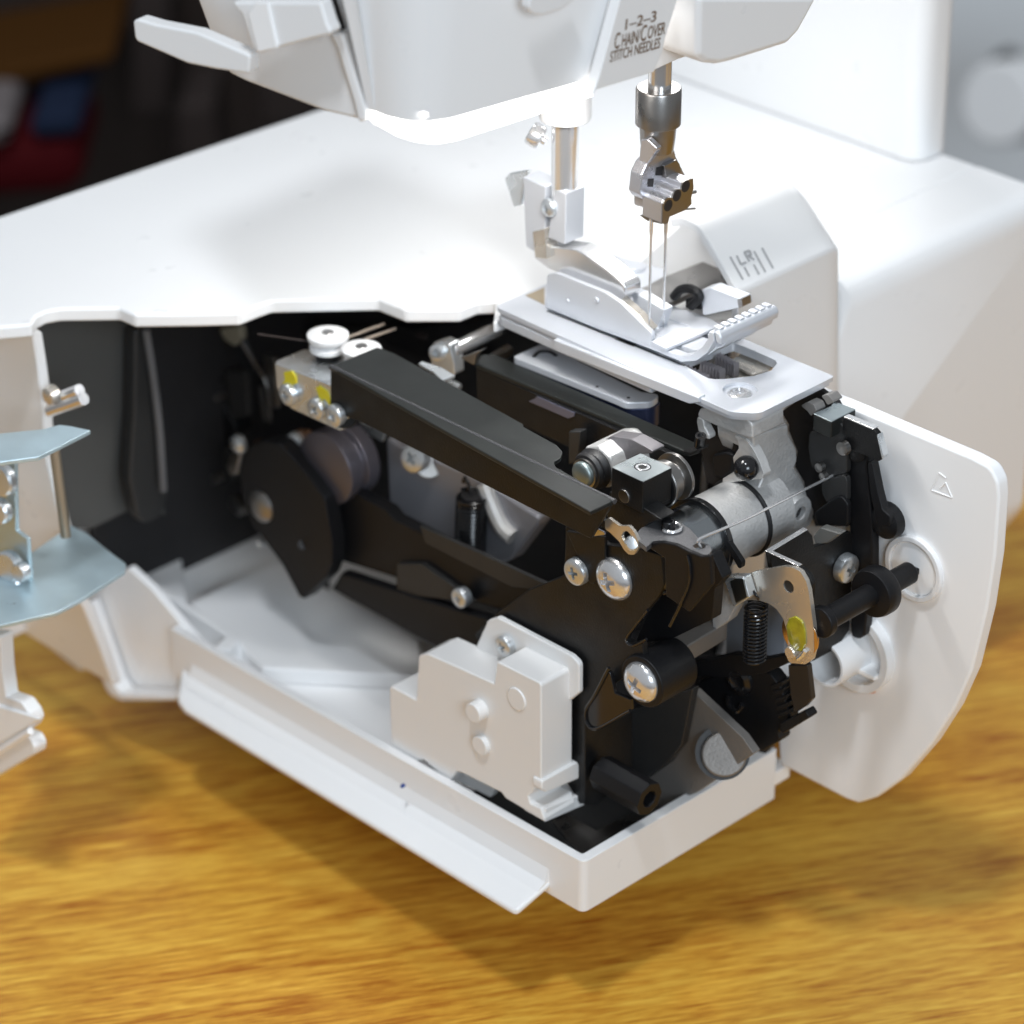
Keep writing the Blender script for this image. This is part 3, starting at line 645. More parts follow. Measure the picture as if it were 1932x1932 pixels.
for k, (q0, q1, wd) in enumerate((((515, 890), (700, 975), 2.2), ((650, 855), (820, 925), 2.6), ((770, 790), (930, 875), 2.2))):
    a_, b_ = PZ(ZP + .3, qV(q0, q1)); db = bmesh.new(); N_ = 7
    for i in range(N_):
        f0_ = a_.lerp(b_, i / N_); f1_ = a_.lerp(b_, (i + .72) / N_); f1_.x = f0_.x
        zz = ZP - .5; w2 = wd / 2
        A0 = [V((f0_.x - w2, f1_.y, zz - 4)), V((f0_.x - w2, f1_.y, zz - .6)), V((f0_.x - w2, (f0_.y + f1_.y) / 2, zz + .5)), V((f0_.x - w2, f0_.y, zz - 1.2)), V((f0_.x - w2, f0_.y, zz - 4))]
        plate(A0, (wd, 0, 0), bm=db)
    P('feed_dog', db, mat('feed_steel_%d' % k, (.36, .34, .36), .4, metal=.7), np_, bev=.12)
sl = bmesh.new(); a_, b_ = PZ(ZP + .03, [qE((385, 802))[0], qE((1110, 1090))[0]]); N_ = 58
for i in range(N_):
    c_ = a_.lerp(b_, (i + .5) / N_); solid = 30 <= i <= 36
    hw = .5 if not solid else .8
    plate([c_ + V((-hw, -.85 if solid else -.36, 0)), c_ + V((hw, -.85 if solid else -.36, 0)), c_ + V((hw, .85 if solid else .36, 0)), c_ + V((-hw, .85 if solid else .36, 0))], (0, 0, .03), bm=sl)
P('tooth_slot', sl, DGREY, np_, bev=0, kind='stuff')
P('plate_frame', plate(rnd([V((55.3, 91.3, 162.2)), V((55, 28, 162.2)), V((60, 28, 162.2)), V((60, 60, 162.2)), V((86, 91.3, 162.2))], [3, 1, 1, 1, 1], 4), (0, 0, -3.2)), SILVER, np_, bev=.6)
P('bronze_patch', plate(PZ(ZP + .05, qE((272, 722), (372, 680), (372, 772))), (0, 0, .1)), mat('tan_plate', (.38, .31, .22), .4, metal=.5), np_, bev=0)
P('plate_lip', plate(PX(53.5, qE((418, 952), (1180, 1258), (1182, 1285), (1130, 1292), (420, 1010))), (3, 0, 0)), SILVER, np_, bev=.4)
# ---- bright guide strip under the plate
tgp = PZ(152, qE((203, 1042), (345, 978), (430, 985), (560, 1070), (880, 1225), (985, 1240), (930, 1280), (800, 1285), (740, 1258)))
tg = P('guide_strip', plate(tgp, (0, 0, -2.2), r=[1.5, 1.5, 2, 0, 0, 3, 4, 3, 2]), SILVER, bev=.3)
for h_ in ((648, 1200), (812, 1258)): P('strip_hole', cyl(pz1(152, qE, *h_) + V((0, 0, -.1)), pz1(152, qE, *h_) + V((0, 0, .03)), .55, n=14), DARK, tg, bev=0)
P('strip_slot', tube(bez(PZ(152, qE((315, 1045), (345, 1020), (400, 1020), (435, 1040)))), .55), DARK, tg, bev=0)
P('strip_base', plate([V((p.x + .8, p.y, 149.6)) for p in tgp], (0, 0, -7), r=[1.5, 1.5, 2, 0, 0, 3, 4, 3, 2]), mat('blue_black_steel', (.03, .04, .09), .3, metal=.6), tg, bev=.3)
# ---- long black rail (angle section)
rt = PZ(150, qR((930, 560), (1000, 470), (1125, 473)) + qG((1035, 343), (1085, 366), (1092, 382), (1080, 398), (1010, 421), (975, 418), (950, 405)))
rail = P('long_rail', plate(rt, (0, 0, -1.6)), BLACKOX, bev=.5)
rx = rt[0].x
P('rail_web', plate([V((rx + .4, rt[0].y, 148.5)), V((rx + 1.2, rt[-1].y - .5, 148.5)), V((rx + 1.2, rt[-1].y - .5, 145)), V((rx + 1.2, 22, 143)), V((rx + .6, 45, 136)), V((rx + .4, rt[0].y, 136))], (2, 0, 0)), BLACK, rail, bev=.3)
slq = PX(rx + .35, qR((1445, 930), (1500, 905), (1530, 880), (1890, 1040), (1885, 1075), (1830, 1095), (1790, 1080)))
P('rail_slot', plate(slq, (.3, 0, 0)), mat('blue_grey_steel', (.17, .18, .26), .35, metal=.6), rail, bev=.1)
P('rail_fold', plate(PX(rt[-2].x, qG((955, 408), (1010, 424), (1085, 392), (1075, 415), (1010, 448), (960, 432))), (4, 0, 0)), BLACK, rail, bev=.3)
P('rail_end', plate(PX(rx - 1, qR((780, 510), (1010, 420), (940, 480), (915, 580))), (2, 0, 0)), STEEL, rail, bev=.3)
# ---- bright rod and its clamp
ra, rb = PY(105, qR((705, 440), (1150, 225))); 
rodc = P('guide_rod', cyl(ra, rb, 2.3), CHROME, bev=.2)
P('rod_clamp', plate(PX(ra.x - 2, qR((500, 410), (520, 360), (600, 340), (680, 380), (700, 470), (725, 560), (730, 670), (610, 725), (510, 660), (490, 500))), (4.5, 0, 0)), ZINC, rodc, bev=.7, seg=3)
screw(px1(ra.x - 2.2, qR, 580, 455), (-1, -.3, .3), 2.7, 'pan', ZINC, rodc)
P('clamp_tab', plate(PZ(150, qR((380, 560), (520, 640), (610, 725), (735, 675), (600, 600), (420, 540))), (0, 0, -1)), ZINC, rodc, bev=.2)
P('clamp_tail', cyl(PX(ra.x - 1, qR((680, 740)))[0], PX(ra.x - 1, qR((780, 795)))[0], 1.2), ZINC, rodc, bev=.3)
P('cross_bar', plate(PZ(146, qR((1060, 470), (1240, 360), (1300, 400), (1100, 500))), (0, 0, -3)), STEEL, bev=.6)
P('dark_carrier', plate(PX(92, qR((-40, 240), (160, 180), (330, 220), (480, 190), (1130, 110), (1250, 250), (700, 480), (490, 560), (60, 400))), (3, 0, 0)), BPLAST, inn_, bev=.8)
P('carrier_pad', plate(PX(91.7, qR((350, 280), (460, 290), (470, 330), (440, 345), (360, 310))), (.5, 0, 0)), TAUPE, inn_, bev=.2)

# ---- black arm cover: bent sheet over the looper drive
ZA = 153.; XA = 8.
at = PZ(ZA, qF((352, 403), (600, 300), (690, 335), (1365, 705), (1365, 718), (1540, 815), (1572, 850), (1560, 885), (1525, 905), (1535, 930), (1836, 1100), (1825, 1115), (1716, 1166)))
arm = P('arm_cover', plate(at, (0, 0, -1.3), r=[0, 1, 1, 0, 0, 2, 3, 2, 2, 2, 2, 1, 0]), BLACKOX, bev=.35, seg=3)
af = [V((at[0].x - .1, at[0].y, ZA - .5)), V((at[-1].x - .1, at[-1].y, ZA - .5))]
xf = at[0].x
lowq = PX(xf, qF((1718, 1308), (1700, 1300), (500, 690), (352, 640)))
P('arm_front', plate([V((xf, at[0].y, ZA - .25)), V((xf, at[-1].y, ZA - .25))] + lowq, (1.3, 0, 0), r=[0, 0, 0, 1, 0, 0]), BLACK, arm, bev=.35, seg=3)
P('arm_edge', tube([V((xf + .5, at[0].y + .3, ZA - .5)), V((xf + .5, at[-1].y - .3, ZA - .5))], .78, 14), mat('black_edge_highlight', (.10, .10, .105), .2, metal=.5, bump=.2, bscale=1500, rvar=.1), arm, bev=0)  # lighter tube along the bend, standing in for its edge highlight
# ---- zinc bracket with two white thread rollers
bq = PX(xf + .6, qQ((722, 560), (1255, 770), (1440, 1040), (1420, 1190), (1350, 1215), (880, 1000), (790, 910), (740, 800)))
brk = P('roller_bracket', plate(bq, (1.2, 0, 0), r=[1, 0, 0, 1, 1, 3, 3, 2]), ZINC, bev=.3)
zb_ = bq[0].z
P('bracket_top', plate(PZ(zb_, qQ((722, 560), (745, 530), (1010, 420), (1400, 480), (1430, 560), (1255, 770))), (0, 0, -1.2), r=[.5, 1, 2, 0, 0, 0]), ZINC, brk, bev=.4)
for (qx, qy), sp in (((880, 850), 10), ((1160, 985), 50)):
    screw(px1(xf + .5, qQ, qx, qy), NX, 3.4, 'pan', ZINC, brk, spin=sp)
screw(px1(xf - .2, qQ, 1335, 1050), NX, 3.5, 'pan', ZINC, brk, spin=35)
P('screw_collar', cyl(px1(xf + 2.4, qQ, 1420, 1055), px1(xf + .5, qQ, 1390, 1055), 4.2), BLACK, brk, bev=.3)
for pts in (((805, 650), (885, 635), (925, 700), (930, 760), (880, 775), (850, 745), (830, 785), (790, 765), (820, 720)), ((1115, 795), (1150, 780), (1230, 840), (1255, 920), (1255, 990), (1200, 900), (1160, 950), (1110, 935), (1145, 880))):
    P('paint_mark', plate(PX(xf + .2, qQ(*pts)), (.5, 0, 0), r=.5), YELLOW, brk, bev=.1)
def roller(qc, R_, z):
    c = pz1(z, qQ, *qc)
    r = P('thread_roller', lathe([(1.3, 0), (R_ * .45, .1), (R_ * .8, -.15), (R_, -.7), (R_, -1.9), (R_ * .93, -2.6), (R_ * .72, -3.1), (R_ * .72, -3.9), (R_ * .9, -4.5), (R_ * .9, -5.6), (R_ * .6, -6)], c, UP, 40), NYLON, brk, bev=0, ang=50)
    P('roller_pin', lathe([(1.5, -8), (1.5, -.3), (1.3, .15), (0, .2)], c, UP, 20), STEEL, r, bev=0) if False else None
    P('roller_pin', lathe([(2.0, -9), (2.0, -.1), (1.7, .25), (0, .3)], c, UP, 20), STEEL, brk, bev=0)
    P('roller_base', lathe([(R_ * .62, -9), (R_ * .62, -6)], c, UP, 24), BLACK, brk, bev=0)
    return c
c1 = roller((1235, 262), 6.3, zb_ + 8.5); c2 = roller((1560, 395), 6.0, zb_ + 8)
for q0, q1, c in (((1430, 310), (1780, 180), c1), ((1590, 330), (1890, 225), c2)):
    a_ = pz1(c.z - 3, qQ, *q0); b_ = pz1(c.z - 3, qQ, *q1); P('looper_thread', tube([a_, b_], .45), mat('tan_thread_%d' % q0[0], (.33, .27, .22), .6), bev=0)
P('looper_thread', tube([pz1(c1.z - 3, qQ, 1025, 345), pz1(c1.z, qQ, 560, 280)], .3), TAUPE, bev=0)

# ---- main bracket plates, facing left
XM = 18.
mb = PX(XM, qF((1585, 1240), (1800, 1330)) + qG((395, 1100), (810, 1175), (822, 1400), (770, 1490), (690, 1590), (560, 1760), (545, 1800), (575, 1835), (620, 1825)) + qK((600, 560), (560, 640), (340, 700), (165, 1530), (165, 600), (-60, 330), (-470, 480), (-200, 280), (82, 150)))
main = P('main_bracket', plate(PX(XM, qF((1585, 1240), (1660, 1270)) + qG((395, 1100), (640, 1130), (800, 1180), (822, 1400), (770, 1490), (690, 1590), (555, 1765), (542, 1800), (572, 1835), (660, 1800)) + qK((560, 640), (500, 720), (300, 860), (205, 980), (200, 1540), (165, 1540), (-300, 760), (-480, 500), (-330, 360), (-150, 230), (70, 140))), (2, 0, 0), r=[0, 0, 0, 0, 1, 2, 0, 0, 1, 1, 1, 0, 0, 0, 0, 0, 0, 0, 0, 0, 0, 0, 0]), BLACK, bev=.4)
P('bracket_edge', tube(bez(PX(XM - .2, qG((700, 1585), (600, 1710), (545, 1790), (560, 1830), (610, 1838), (690, 1795)))), .45), BGLOSS, main, bev=0)
screw(px1(XM - .3, qG, 203, 1285), NX, 4.1, 'pan', ZINC, main, spin=15)
screw(px1(XM - .3, qG, 455, 1352), NX, 6.5, 'dome', CHROME, main, spin=20)
P('screw_tab', plate(PX(XM - 1.2, qG((100, 1000), (385, 1045), (385, 1280), (340, 1350), (300, 1395), (270, 1380))), (1.1, 0, 0), r=[0, 0, 2, 2, 2, 2]), BLACK, main, bev=.3)
# lower plate with its bent glossy tab and the side flange
P('lower_tab', plate(PX(XM - 2.5, qK((345, 700), (300, 800), (205, 955), (210, 1050), (250, 1080), (300, 1070), (480, 965), (475, 900), (380, 860))), (1.4, 0, 0), r=[2, 0, 3, 3, 2, 2, 1, 0, 0]), BGLOSS, main, bev=.4)
P('tab_edge', tube(bez(PX(XM - 2.8, qK((345, 705), (260, 870), (205, 960), (208, 1040), (245, 1078), (310, 1062), (475, 968)))), .5), BGLOSS, main, bev=0)
P('lower_flange', plate(PY(px1(XM, qK, 200, 1300).y - .5, qK((200, 1000), (490, 960), (490, 1330), (280, 1545), (200, 1545))), (0, 1.6, 0)), BLACK, main, bev=.3)
lowb = py1(px1(XM, qK, 200, 1300).y - 6, qK, 430, 800)
sdm = px1(XM - 2.6, qK, 530, 800)
P('domed_boss', cyl(sdm + V((1.0, 0, 0)), sdm + V((16, 0, 0)), 8), BPLAST, main, bev=.6)
screw(sdm + V((.8, 0, 0)), NX, 6.2, 'dome', CHROME, main, spin=70)
hx0 = px1(XM + 3, qK, 300, 1340); hx1 = px1(XM + 3, qK, 595, 1490)
P('hex_post', lathe([(5.4, 0), (5.4, (hx1 - hx0).length), (2.6, (hx1 - hx0).length), (2.6, (hx1 - hx0).length - 4), (0, (hx1 - hx0).length - 4)], hx0, (0, -1, -.03), 8), BPLAST, main, bev=.35)
# dark support behind the lower bracket
P('lower_frame', plate(PX(44, qK((490, 960), (860, 830), (790, 1180), (700, 1290), (400, 1500), (270, 1700), (0, 1600), (150, 1200))), (3, 0, 0)), DGREY, main, bev=.5)
SHADEAL = mat('shaded_casting', (.22, .205, .19), .5, metal=.5, bump=.4, bscale=1100)  # darker copy of the cast aluminium, its shade put into the colour
cast = P('base_casting', plate(PX(47, qK((860, 850), (1160, 1130), (1230, 1230), (880, 1470), (270, 1720), (280, 1600), (420, 1490), (600, 1370), (740, 1270), (800, 1180))), (3, 0, 0), r=[0, 0, 0, 0, 1, 6, 3, 3, 5, 4]), SHADEAL, bev=1, seg=3)
P('casting_floor', plate(PZ(28, qK((0, 1640), (90, 1600), (270, 1700), (880, 1400), (1230, 1240), (1230, 1330), (200, 1880))), (0, 0, -1)), STEEL, cast, bev=.2)
P('boss_shadow', cyl(px1(46.9, qK, 1040, 1225), px1(47.5, qK, 1040, 1225), 8), DGREY, cast, bev=0)  # dark disc set off-centre as the shadow crescent beside the boss
P('round_boss', cyl(px1(45.5, qK, 1050, 1235), px1(47.5, qK, 1050, 1235), 6.6), SHADEAL, cast, bev=.7)
P('casting_shelf', plate(PZ(100, qG((700, 1850), (860, 1790), (1180, 1640), (1300, 1660), (870, 1915))), (0, 0, -6), r=1), SHADEAL, bev=.8)

# ---- white plastic block at the left front
XB = 3.5
yb = lambda q: PX(XB, q)
bf = yb(qJ((288, 680), (300, 655), (452, 740), (468, 470), (520, 455), (930, 640), (948, 505), (1218, 640), (1218, 1250), (1170, 1290), (1140, 1330), (1150, 1375), (1215, 1405), (1245, 1492), (1000, 1345), (975, 1310), (735, 1190), (700, 1180), (655, 1250), (500, 1110), (440, 1120), (300, 1050)))
bl = P('white_block', plate(bf, (13, 0, 0), r=[1, 1, 0, 1, 1, 0, 0, 1.5, 2, 1, 1, 1, 0, 1, 1, 1, 0, 1, 0, 1, 1, 1]), CREAM, bev=.7, seg=3)
upb = PX(XB + 11.5, qJ((770, 520), (890, 255), (950, 235), (1400, 470), (1450, 520), (1450, 700), (1200, 900), (900, 700)))
P('block_wall', plate(upb, (2, 0, 0), r=[1, 3, 1, 2, 2, 0, 0, 0]), CREAM, bl, bev=.6, seg=3)
P('block_gusset', plate(PY(px1(XB + 11, qJ, 830, 400).y, qJ((800, 520), (905, 265), (960, 270), (840, 540))), (0, 1.2, 0)), CREAM, bl, bev=.3)
screw(px1(XB + 11.2, qJ, 1012, 402), NX, 3.3, 'pan', ZINC, bl, spin=30)
for h_, r_, l_ in (((850, 795), 3.4, 3.6), ((860, 1010), 3.4, 1.6), ((1070, 735), 4.0, .5)):
    c_ = px1(XB, qJ, *h_); P('moulded_pin', cyl(c_ + V((.3, 0, 0)), c_ + V((-l_, 0, 0)), r_ * .95, r_ * .9), CREAM, bl, bev=.35)
P('block_foot', plate(PY(bf[12].y + .5 if False else px1(XB, qJ, 1230, 1450).y, qJ((1245, 1490), (1485, 1385), (1485, 1310), (1245, 1405))), (0, 9, 0)), CREAM, bl, bev=.4)
P('block_ledge', plate(PY(px1(XB, qJ, 1225, 1280).y - .6, qJ((1225, 1240), (1440, 1120), (1480, 1175), (1483, 1210), (1250, 1308), (1222, 1290))), (0, 4, 0), r=1), CREAM, bl, bev=.6, seg=3)
P('block_tongue', plate(PX(XB + 6, qJ((740, 1190), (940, 1290), (905, 1340), (690, 1230))), (3, 0, 0)), CREAM, bl, bev=.4)
P('block_lower_step', plate(PX(XB + 3, qJ((520, 1075), (680, 1180), (655, 1255), (520, 1150))), (4, 0, 0)), CREAM, bl, bev=.4)  # lower step of the block in the same cream plastic

# ---- counterweight crank
XC = 25.
cw = P('crank_weight', plate(PX(XC, qI((815, 300), (840, 200), (900, 140), (980, 120), (1060, 140), (1150, 230), (1260, 360), (1340, 470), (1385, 740), (1385, 870), (1350, 960), (1215, 1092), (1185, 1080), (1080, 880), (900, 640), (840, 480))), (6, 0, 0), r=[2, 2, 2, 2, 2, 3, 3, 3, 2, 2, 3, 1, 1, 4, 4, 4]), BPLAST, bev=.7, seg=3)
P('crank_rivet', lathe([(5.6, -.5), (5.4, .5), (4.4, 1.3), (2.4, 1.9), (0, 2.1)], px1(XC, qI, 955, 520), NX, 32), STEEL, cw, bev=0)
P('crank_hole', cyl(px1(XC - .02, qI, 1210, 755), px1(XC + .3, qI, 1210, 755), 1.6), DARK, cw, bev=0)
P('crank_pin', lathe([(1.6, 0), (1.4, 2), (0, 2.3)], px1(XC + 4, qI, 965, 740), NX, 16), ZINC, cw, bev=0)
P('link_screw', lathe([(3.1, -1), (3.1, .8), (2, 1.8), (0, 2.1)], px1(XC + 8, qI, 815, 140), NX, 24), ZINC, cw, bev=0)
P('link_screw', lathe([(3.6, -1), (3.6, .8), (2.2, 2), (0, 2.3)], px1(XC + 8, qI, 1165, 135), NX, 24), ZINC, cw, bev=0)
P('bronze_link', plate(PX(XC + 9, qI((860, 130), (1040, 120), (1100, 110), (1160, 60), (1230, 70), (1245, 160), (1215, 320), (1195, 300), (1120, 220), (1050, 150))), (2.5, 0, 0), r=1.5), mat('bronze', (.20, .11, .065), .45, metal=.7), cw, bev=.5)
P('steel_link', plate(PX(XC + 9, qI((770, 200), (830, 190), (800, 330), (760, 330), (740, 280))), (2.5, 0, 0)), STEEL, cw, bev=.5)
dc = px1(XC + 14, qI, 1480, 230)
P('drive_drum', lathe([(7, -4), (11.5, -3.5), (12, -2), (12, 2), (10.5, 2.5), (10.5, 4), (12, 4.5), (12, 9), (7, 10)], dc, NX, 36), mat('grey_drum', (.13, .12, .14), .35, metal=.6), cw, bev=.4)
for p_, r_ in (((665, 355), 1.6), ((815, 540), 2.2), ((535, 135), 1.5)):
    P('linkage_pin', lathe([(r_, -3), (r_, .4), (0, 1)], px1(XC + 30, qI, *p_), NX, 16), STEEL, cw, bev=0)
P('linkage_bar', tube(PX(XC + 34, qQ((590, 780), (640, 1110))), 1.1), DGREY, cw, bev=0)
P('linkage_bar', tube(PX(XC + 34, qQ((420, 330), (560, 620))), 1.0), DGREY, cw, bev=0)
P('thread_post', plate(PX(XC + 32, qQ((180, 230), (380, 200), (390, 330), (330, 400), (230, 330))), (3, 0, 0), r=1.5), mat('tan_plastic', (.26, .24, .18), .5), cw, bev=.5)
P('linkage_body', plate(PX(XC + 36, qD((760, 400), (1050, 430), (1150, 700), (1250, 900), (1100, 1000), (1150, 1250), (1030, 1380), (900, 1330), (870, 1000))), (8, 0, 0), r=4), BPLAST, cw, bev=1)
P('linkage_pin', lathe([(1.4, -3), (1.4, .4), (0, .9)], px1(XC + 35, qQ, 345, 710), NX, 16), DGREY, cw, bev=0)
P('linkage_pin', lathe([(1.4, -3), (1.4, .4), (0, .9)], px1(XC + 35, qQ, 395, 975), NX, 16), DGREY, cw, bev=0)

for pts, t_, m_ in ((((880, 430), (1010, 440), (1020, 640), (960, 720), (900, 560)), 3, DGREY), (((1050, 380), (1110, 380), (1150, 640), (1100, 660)), 2, BPLAST),
                    (((1180, 560), (1290, 570), (1300, 800), (1210, 820)), 2, DGREY), (((960, 880), (1060, 900), (1080, 1080), (980, 1100)), 3, BPLAST),
                    (((1080, 980), (1190, 960), (1230, 1140), (1120, 1200)), 2, DGREY), (((1380, 480), (1440, 500), (1460, 760), (1400, 760)), 2, STEEL)):
    P('linkage_plate', plate(PX(XC + 34.2, qD(*pts)), (t_, 0, 0), r=1.5), m_, cw, bev=.5)
for q_, r_ in (((930, 490), 2.0), ((1085, 360), 1.6), ((1000, 945), 2.2), ((1130, 700), 1.5), ((1235, 1265), 2.6), ((720, 385), 1.5), ((960, 1220), 1.3)):
    P('linkage_pin', lathe([(r_, -3), (r_, .5), (r_ * .6, 1), (0, 1.1)], px1(XC + 33.5, qD, *q_), NX, 16), STEEL, cw, bev=0)
P('thread_wire', tube(bez(PX(XC + 33, qD((1270, 420), (1330, 520), (1400, 640), (1420, 830)))), .45), STEEL, cw, bev=0)
# ---- grey casting, small spring and dark frames in the middle depth
XG = 48.
mc = P('middle_casting', plate(PX(XG, qF((640, 770), (740, 830), (1060, 960), (1250, 1070), (1445, 1195), (1440, 1240), (1300, 1420), (1200, 1460), (1000, 1350), (800, 1230), (660, 1130))), (6, 0, 0), r=2), mat('grey_casting', (.34, .34, .37), .5, metal=.55, bump=.4, bscale=900), bev=1.2, seg=3)
P('casting_ridge', tube(bez(PX(XG - 1, qF((1160, 1020), (1215, 1160), (1260, 1250), (1310, 1300)))), 2.6), ALU, mc, bev=0)
sp0 = px1(XG - 5, qF, 1095, 1080); sp1 = px1(XG - 5, qF, 1085, 1400)
P('small_spring', helix(sp0, sp1, 4.4, 17, .62), BGLOSS, mc, bev=0)
P('spring_core', cyl(sp0, sp1, 3.2), DARK, mc, bev=0)
P('spring_hook', tube(bez([sp0, sp0 + V((0, 2, 4)), px1(XG - 5, qF, 1050, 1010), px1(XG - 5, qF, 1060, 985)]), .6), BGLOSS, mc, bev=0)
screw(px1(XG - 3, qF, 810, 880), (-1, -.2, .3), 4.6, 'pan', ZINC, mc, spin=40)
P('casting_nut', cyl(px1(XG - 1, qF, 870, 915), px1(XG + 1, qF, 870, 915), 4.5), STEEL, mc, bev=.4)
P('zinc_tab', plate(PX(XG - 2, qF((500, 690), (640, 750), (625, 800), (520, 740))), (1, 0, 0)), ZINC, mc, bev=.2)
P('lower_rail', plate(PX(33, qI((1380, 440), (1500, 425), (1720, 545), (1765, 600), (2377, 905), (3300, 1370), (3100, 1290), (2400, 1150), (1450, 860))), (5, 0, 0)), BPLAST, mc, bev=1)
P('lower_beam', plate(PX(30, qI((1440, 930), (1932, 1090), (2600, 1290), (2350, 1560), (1932, 1340), (1380, 1030))), (4, 0, 0)), BPLAST, mc, bev=.8)
screw(px1(29.5, qF, 1050, 1610), NX, 3.2, 'pan', ZINC, mc, spin=10)
P('beam_bracket', plate(PX(31, qF((700, 1440), (830, 1440), (1000, 1560), (1100, 1640), (700, 1600))), (2, 0, 0)), DGREY, mc, bev=.3)
P('rail_highlight_bar', plate(PX(28.5, qF((820, 1240), (1130, 1380), (1580, 1590), (1300, 1560), (850, 1330))), (1.5, 0, 0)), DGREY, mc, bev=.3)
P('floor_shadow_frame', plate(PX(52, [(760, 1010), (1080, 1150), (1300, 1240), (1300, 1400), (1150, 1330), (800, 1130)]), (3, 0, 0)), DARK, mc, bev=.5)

# ---- cast aluminium post under the plate
XP = 58.
cap0 = PX(XP, qW((430, 490), (480, 350), (590, 340), (1320, 520), (1440, 640), (1450, 910), (1390, 900), (1090, 800), (520, 560)))
cy0 = cap0[4].y
post = P('cast_post', plate(cap0, (13.5, 0, 0), r=[2, 2, 1, 2, 1.5, 1.5, 1, 0, 1]), ALU, bev=1.1, seg=3)
pf = PY(cy0 + .6, qG((1470, 300), (1735, 220), (1735, 290), (1795, 400), (1800, 490), (1770, 550), (1850, 660), (1880, 760), (1930, 860), (1900, 960), (1780, 1050), (1650, 1060), (1570, 1000), (1540, 850), (1510, 700), (1555, 590), (1480, 420)))
P('post_body', plate(pf, (0, 14, 0), r=[0, 1, 2, 3, 3, 2, 3, 2, 3, 3, 2, 2, 2, 2, 2, 3, 2]), ALU, post, bev=1.2, seg=3)
P('post_cheek', plate(PX(XP + 1, qW((1100, 830), (1330, 920), (1480, 1130), (1590, 1350), (1660, 1560), (1640, 1640), (900, 1720), (900, 1640), (1130, 1500), (1090, 1250), (1200, 1080), (1180, 960))), (3, 0, 0), r=1), ALU, post, bev=.7)
P('post_rib', plate(PX(XP - .2, qW((430, 490), (540, 560), (560, 680), (650, 850), (650, 930), (560, 880), (450, 760), (420, 600))), (3, 0, 0), r=1), ALU, post, bev=.6)
P('post_hollow', plate(PX(XP + 4, qW((520, 560), (1330, 830), (1400, 1000), (1250, 1300), (1250, 1500), (900, 1800), (600, 1700), (500, 1000))), (2, 0, 0)), DARK, post, bev=0)
P('hollow_part', plate(PX(XP + 2.2, qW((1010, 820), (1120, 850), (1190, 960), (1200, 1040), (1130, 1160), (1050, 1130), (1090, 1020))), (1.5, 0, 0), r=1), BPLAST, post, bev=.5)
P('hollow_part', plate(PX(XP + 1.6, qW((700, 1200), (950, 1150), (1100, 1200), (1080, 1500), (900, 1650), (720, 1600))), (2.5, 0, 0), r=2), BPLAST, post, bev=.8)
knob = px1(XP - 2, qW, 1322, 1450)
P('ball_screw', lathe([(2.0, -3), (3.1, -2.2), (3.55, -1), (3.6, 0), (3.3, 1.3), (2.5, 2.4), (1.3, 3.1), (0, 3.3)], knob, NX, 30), BGLOSS, post, bev=0)
bs = py1(cy0 - 1.5, qXX, 395, 1750)
P('post_boss', lathe([(6, -6), (5.2, 0), (4.9, .7), (3.0, 1.0), (2.2, 1.0), (2.2, -2.5), (0, -2.5)], bs, NY, 32), ALU, post, bev=0)
P('boss_hole', cyl(bs + V((0, .8, 0)), bs + V((0, 2, 0)), 2.2, n=20), DARK, post, bev=0)
# ---- looper shaft
SY, SZ, SR = -2.4, 128.6, 11.2
shf = P('looper_shaft', cyl((43, SY, SZ), (72, SY, SZ), SR, n=56), ALU, bev=.4)
P('shaft_sleeve', cyl((27, SY, SZ), (43.2, SY, SZ), SR - .3, n=56), mat('turned_steel', (.42, .45, .47), .24, metal=1, rvar=.08, bump=.1, bscale=300), shf, bev=.4)
P('o_ring', tube(circ((60.5, SY, SZ), (1, 0, 0), SR + .2, 48), .75, 8, closed=True), RUBBER, shf, bev=0)
P('strap_ring', ring((42.4, SY, SZ), (44.4, SY, SZ), SR + 1.1, SR - .6, 56), BGLOSS, shf, bev=.3)
P('strap_lever', plate(PX(42.3, qG((1075, 800), (1135, 840), (1200, 900), (1245, 985), (1290, 1080), (1390, 1230), (1385, 1275), (1365, 1275), (1290, 1140), (1215, 1010), (1180, 940), (1110, 850))), (1.6, 0, 0), r=[1, 1, 1, 1, 1, 1, 1, 1, 1, 1, 1, 1]), BPLAST, shf, bev=.4)
# ---- square block with its pin, socket screw and grooved wheel
tb4 = PZ(155, qZZ((748, 572), (1240, 355), (1690, 605), (1235, 880)))
X0 = (tb4[0].x + tb4[3].x) / 2; X1 = (tb4[1].x + tb4[2].x) / 2; Y0 = (tb4[2].y + tb4[3].y) / 2; Y1 = (tb4[0].y + tb4[1].y) / 2
zbot = px1(X0, qZZ, 1215, 1230).z
blk = P('square_block', box(X0, X1, Y0, Y1, zbot - 2.5, 155), BLACK, bev=.45)
P('block_top', box(X0 + .15, X1 - .15, Y0 + .15, Y1 - .15, 154.9, 155.06), mat('lit_block_top', (.42, .46, .47), .3, metal=1, rvar=.08, bump=.1, bscale=400), blk, bev=.05)  # brighter top sheet, the overhead reflection put into its colour
tc_ = pz1(155.08, qZZ, 1240, 590)
P('block_screw', ring(tc_ + V((0, 0, -1)), tc_ + V((0, 0, .02)), 2.1, 1.35, 24), CHROME, blk, bev=.15)
P('screw_gap', ring(tc_ + V((0, 0, -1)), tc_ + V((0, 0, .012)), 2.45, 2.1, 24), DARK, blk, bev=0)
P('screw_socket', cyl(tc_ + V((0, 0, -.5)), tc_ + V((0, 0, .01)), 1.3, n=6), DARK, blk, bev=0)
pn_ = px1(X0, qZZ, 940, 1075)
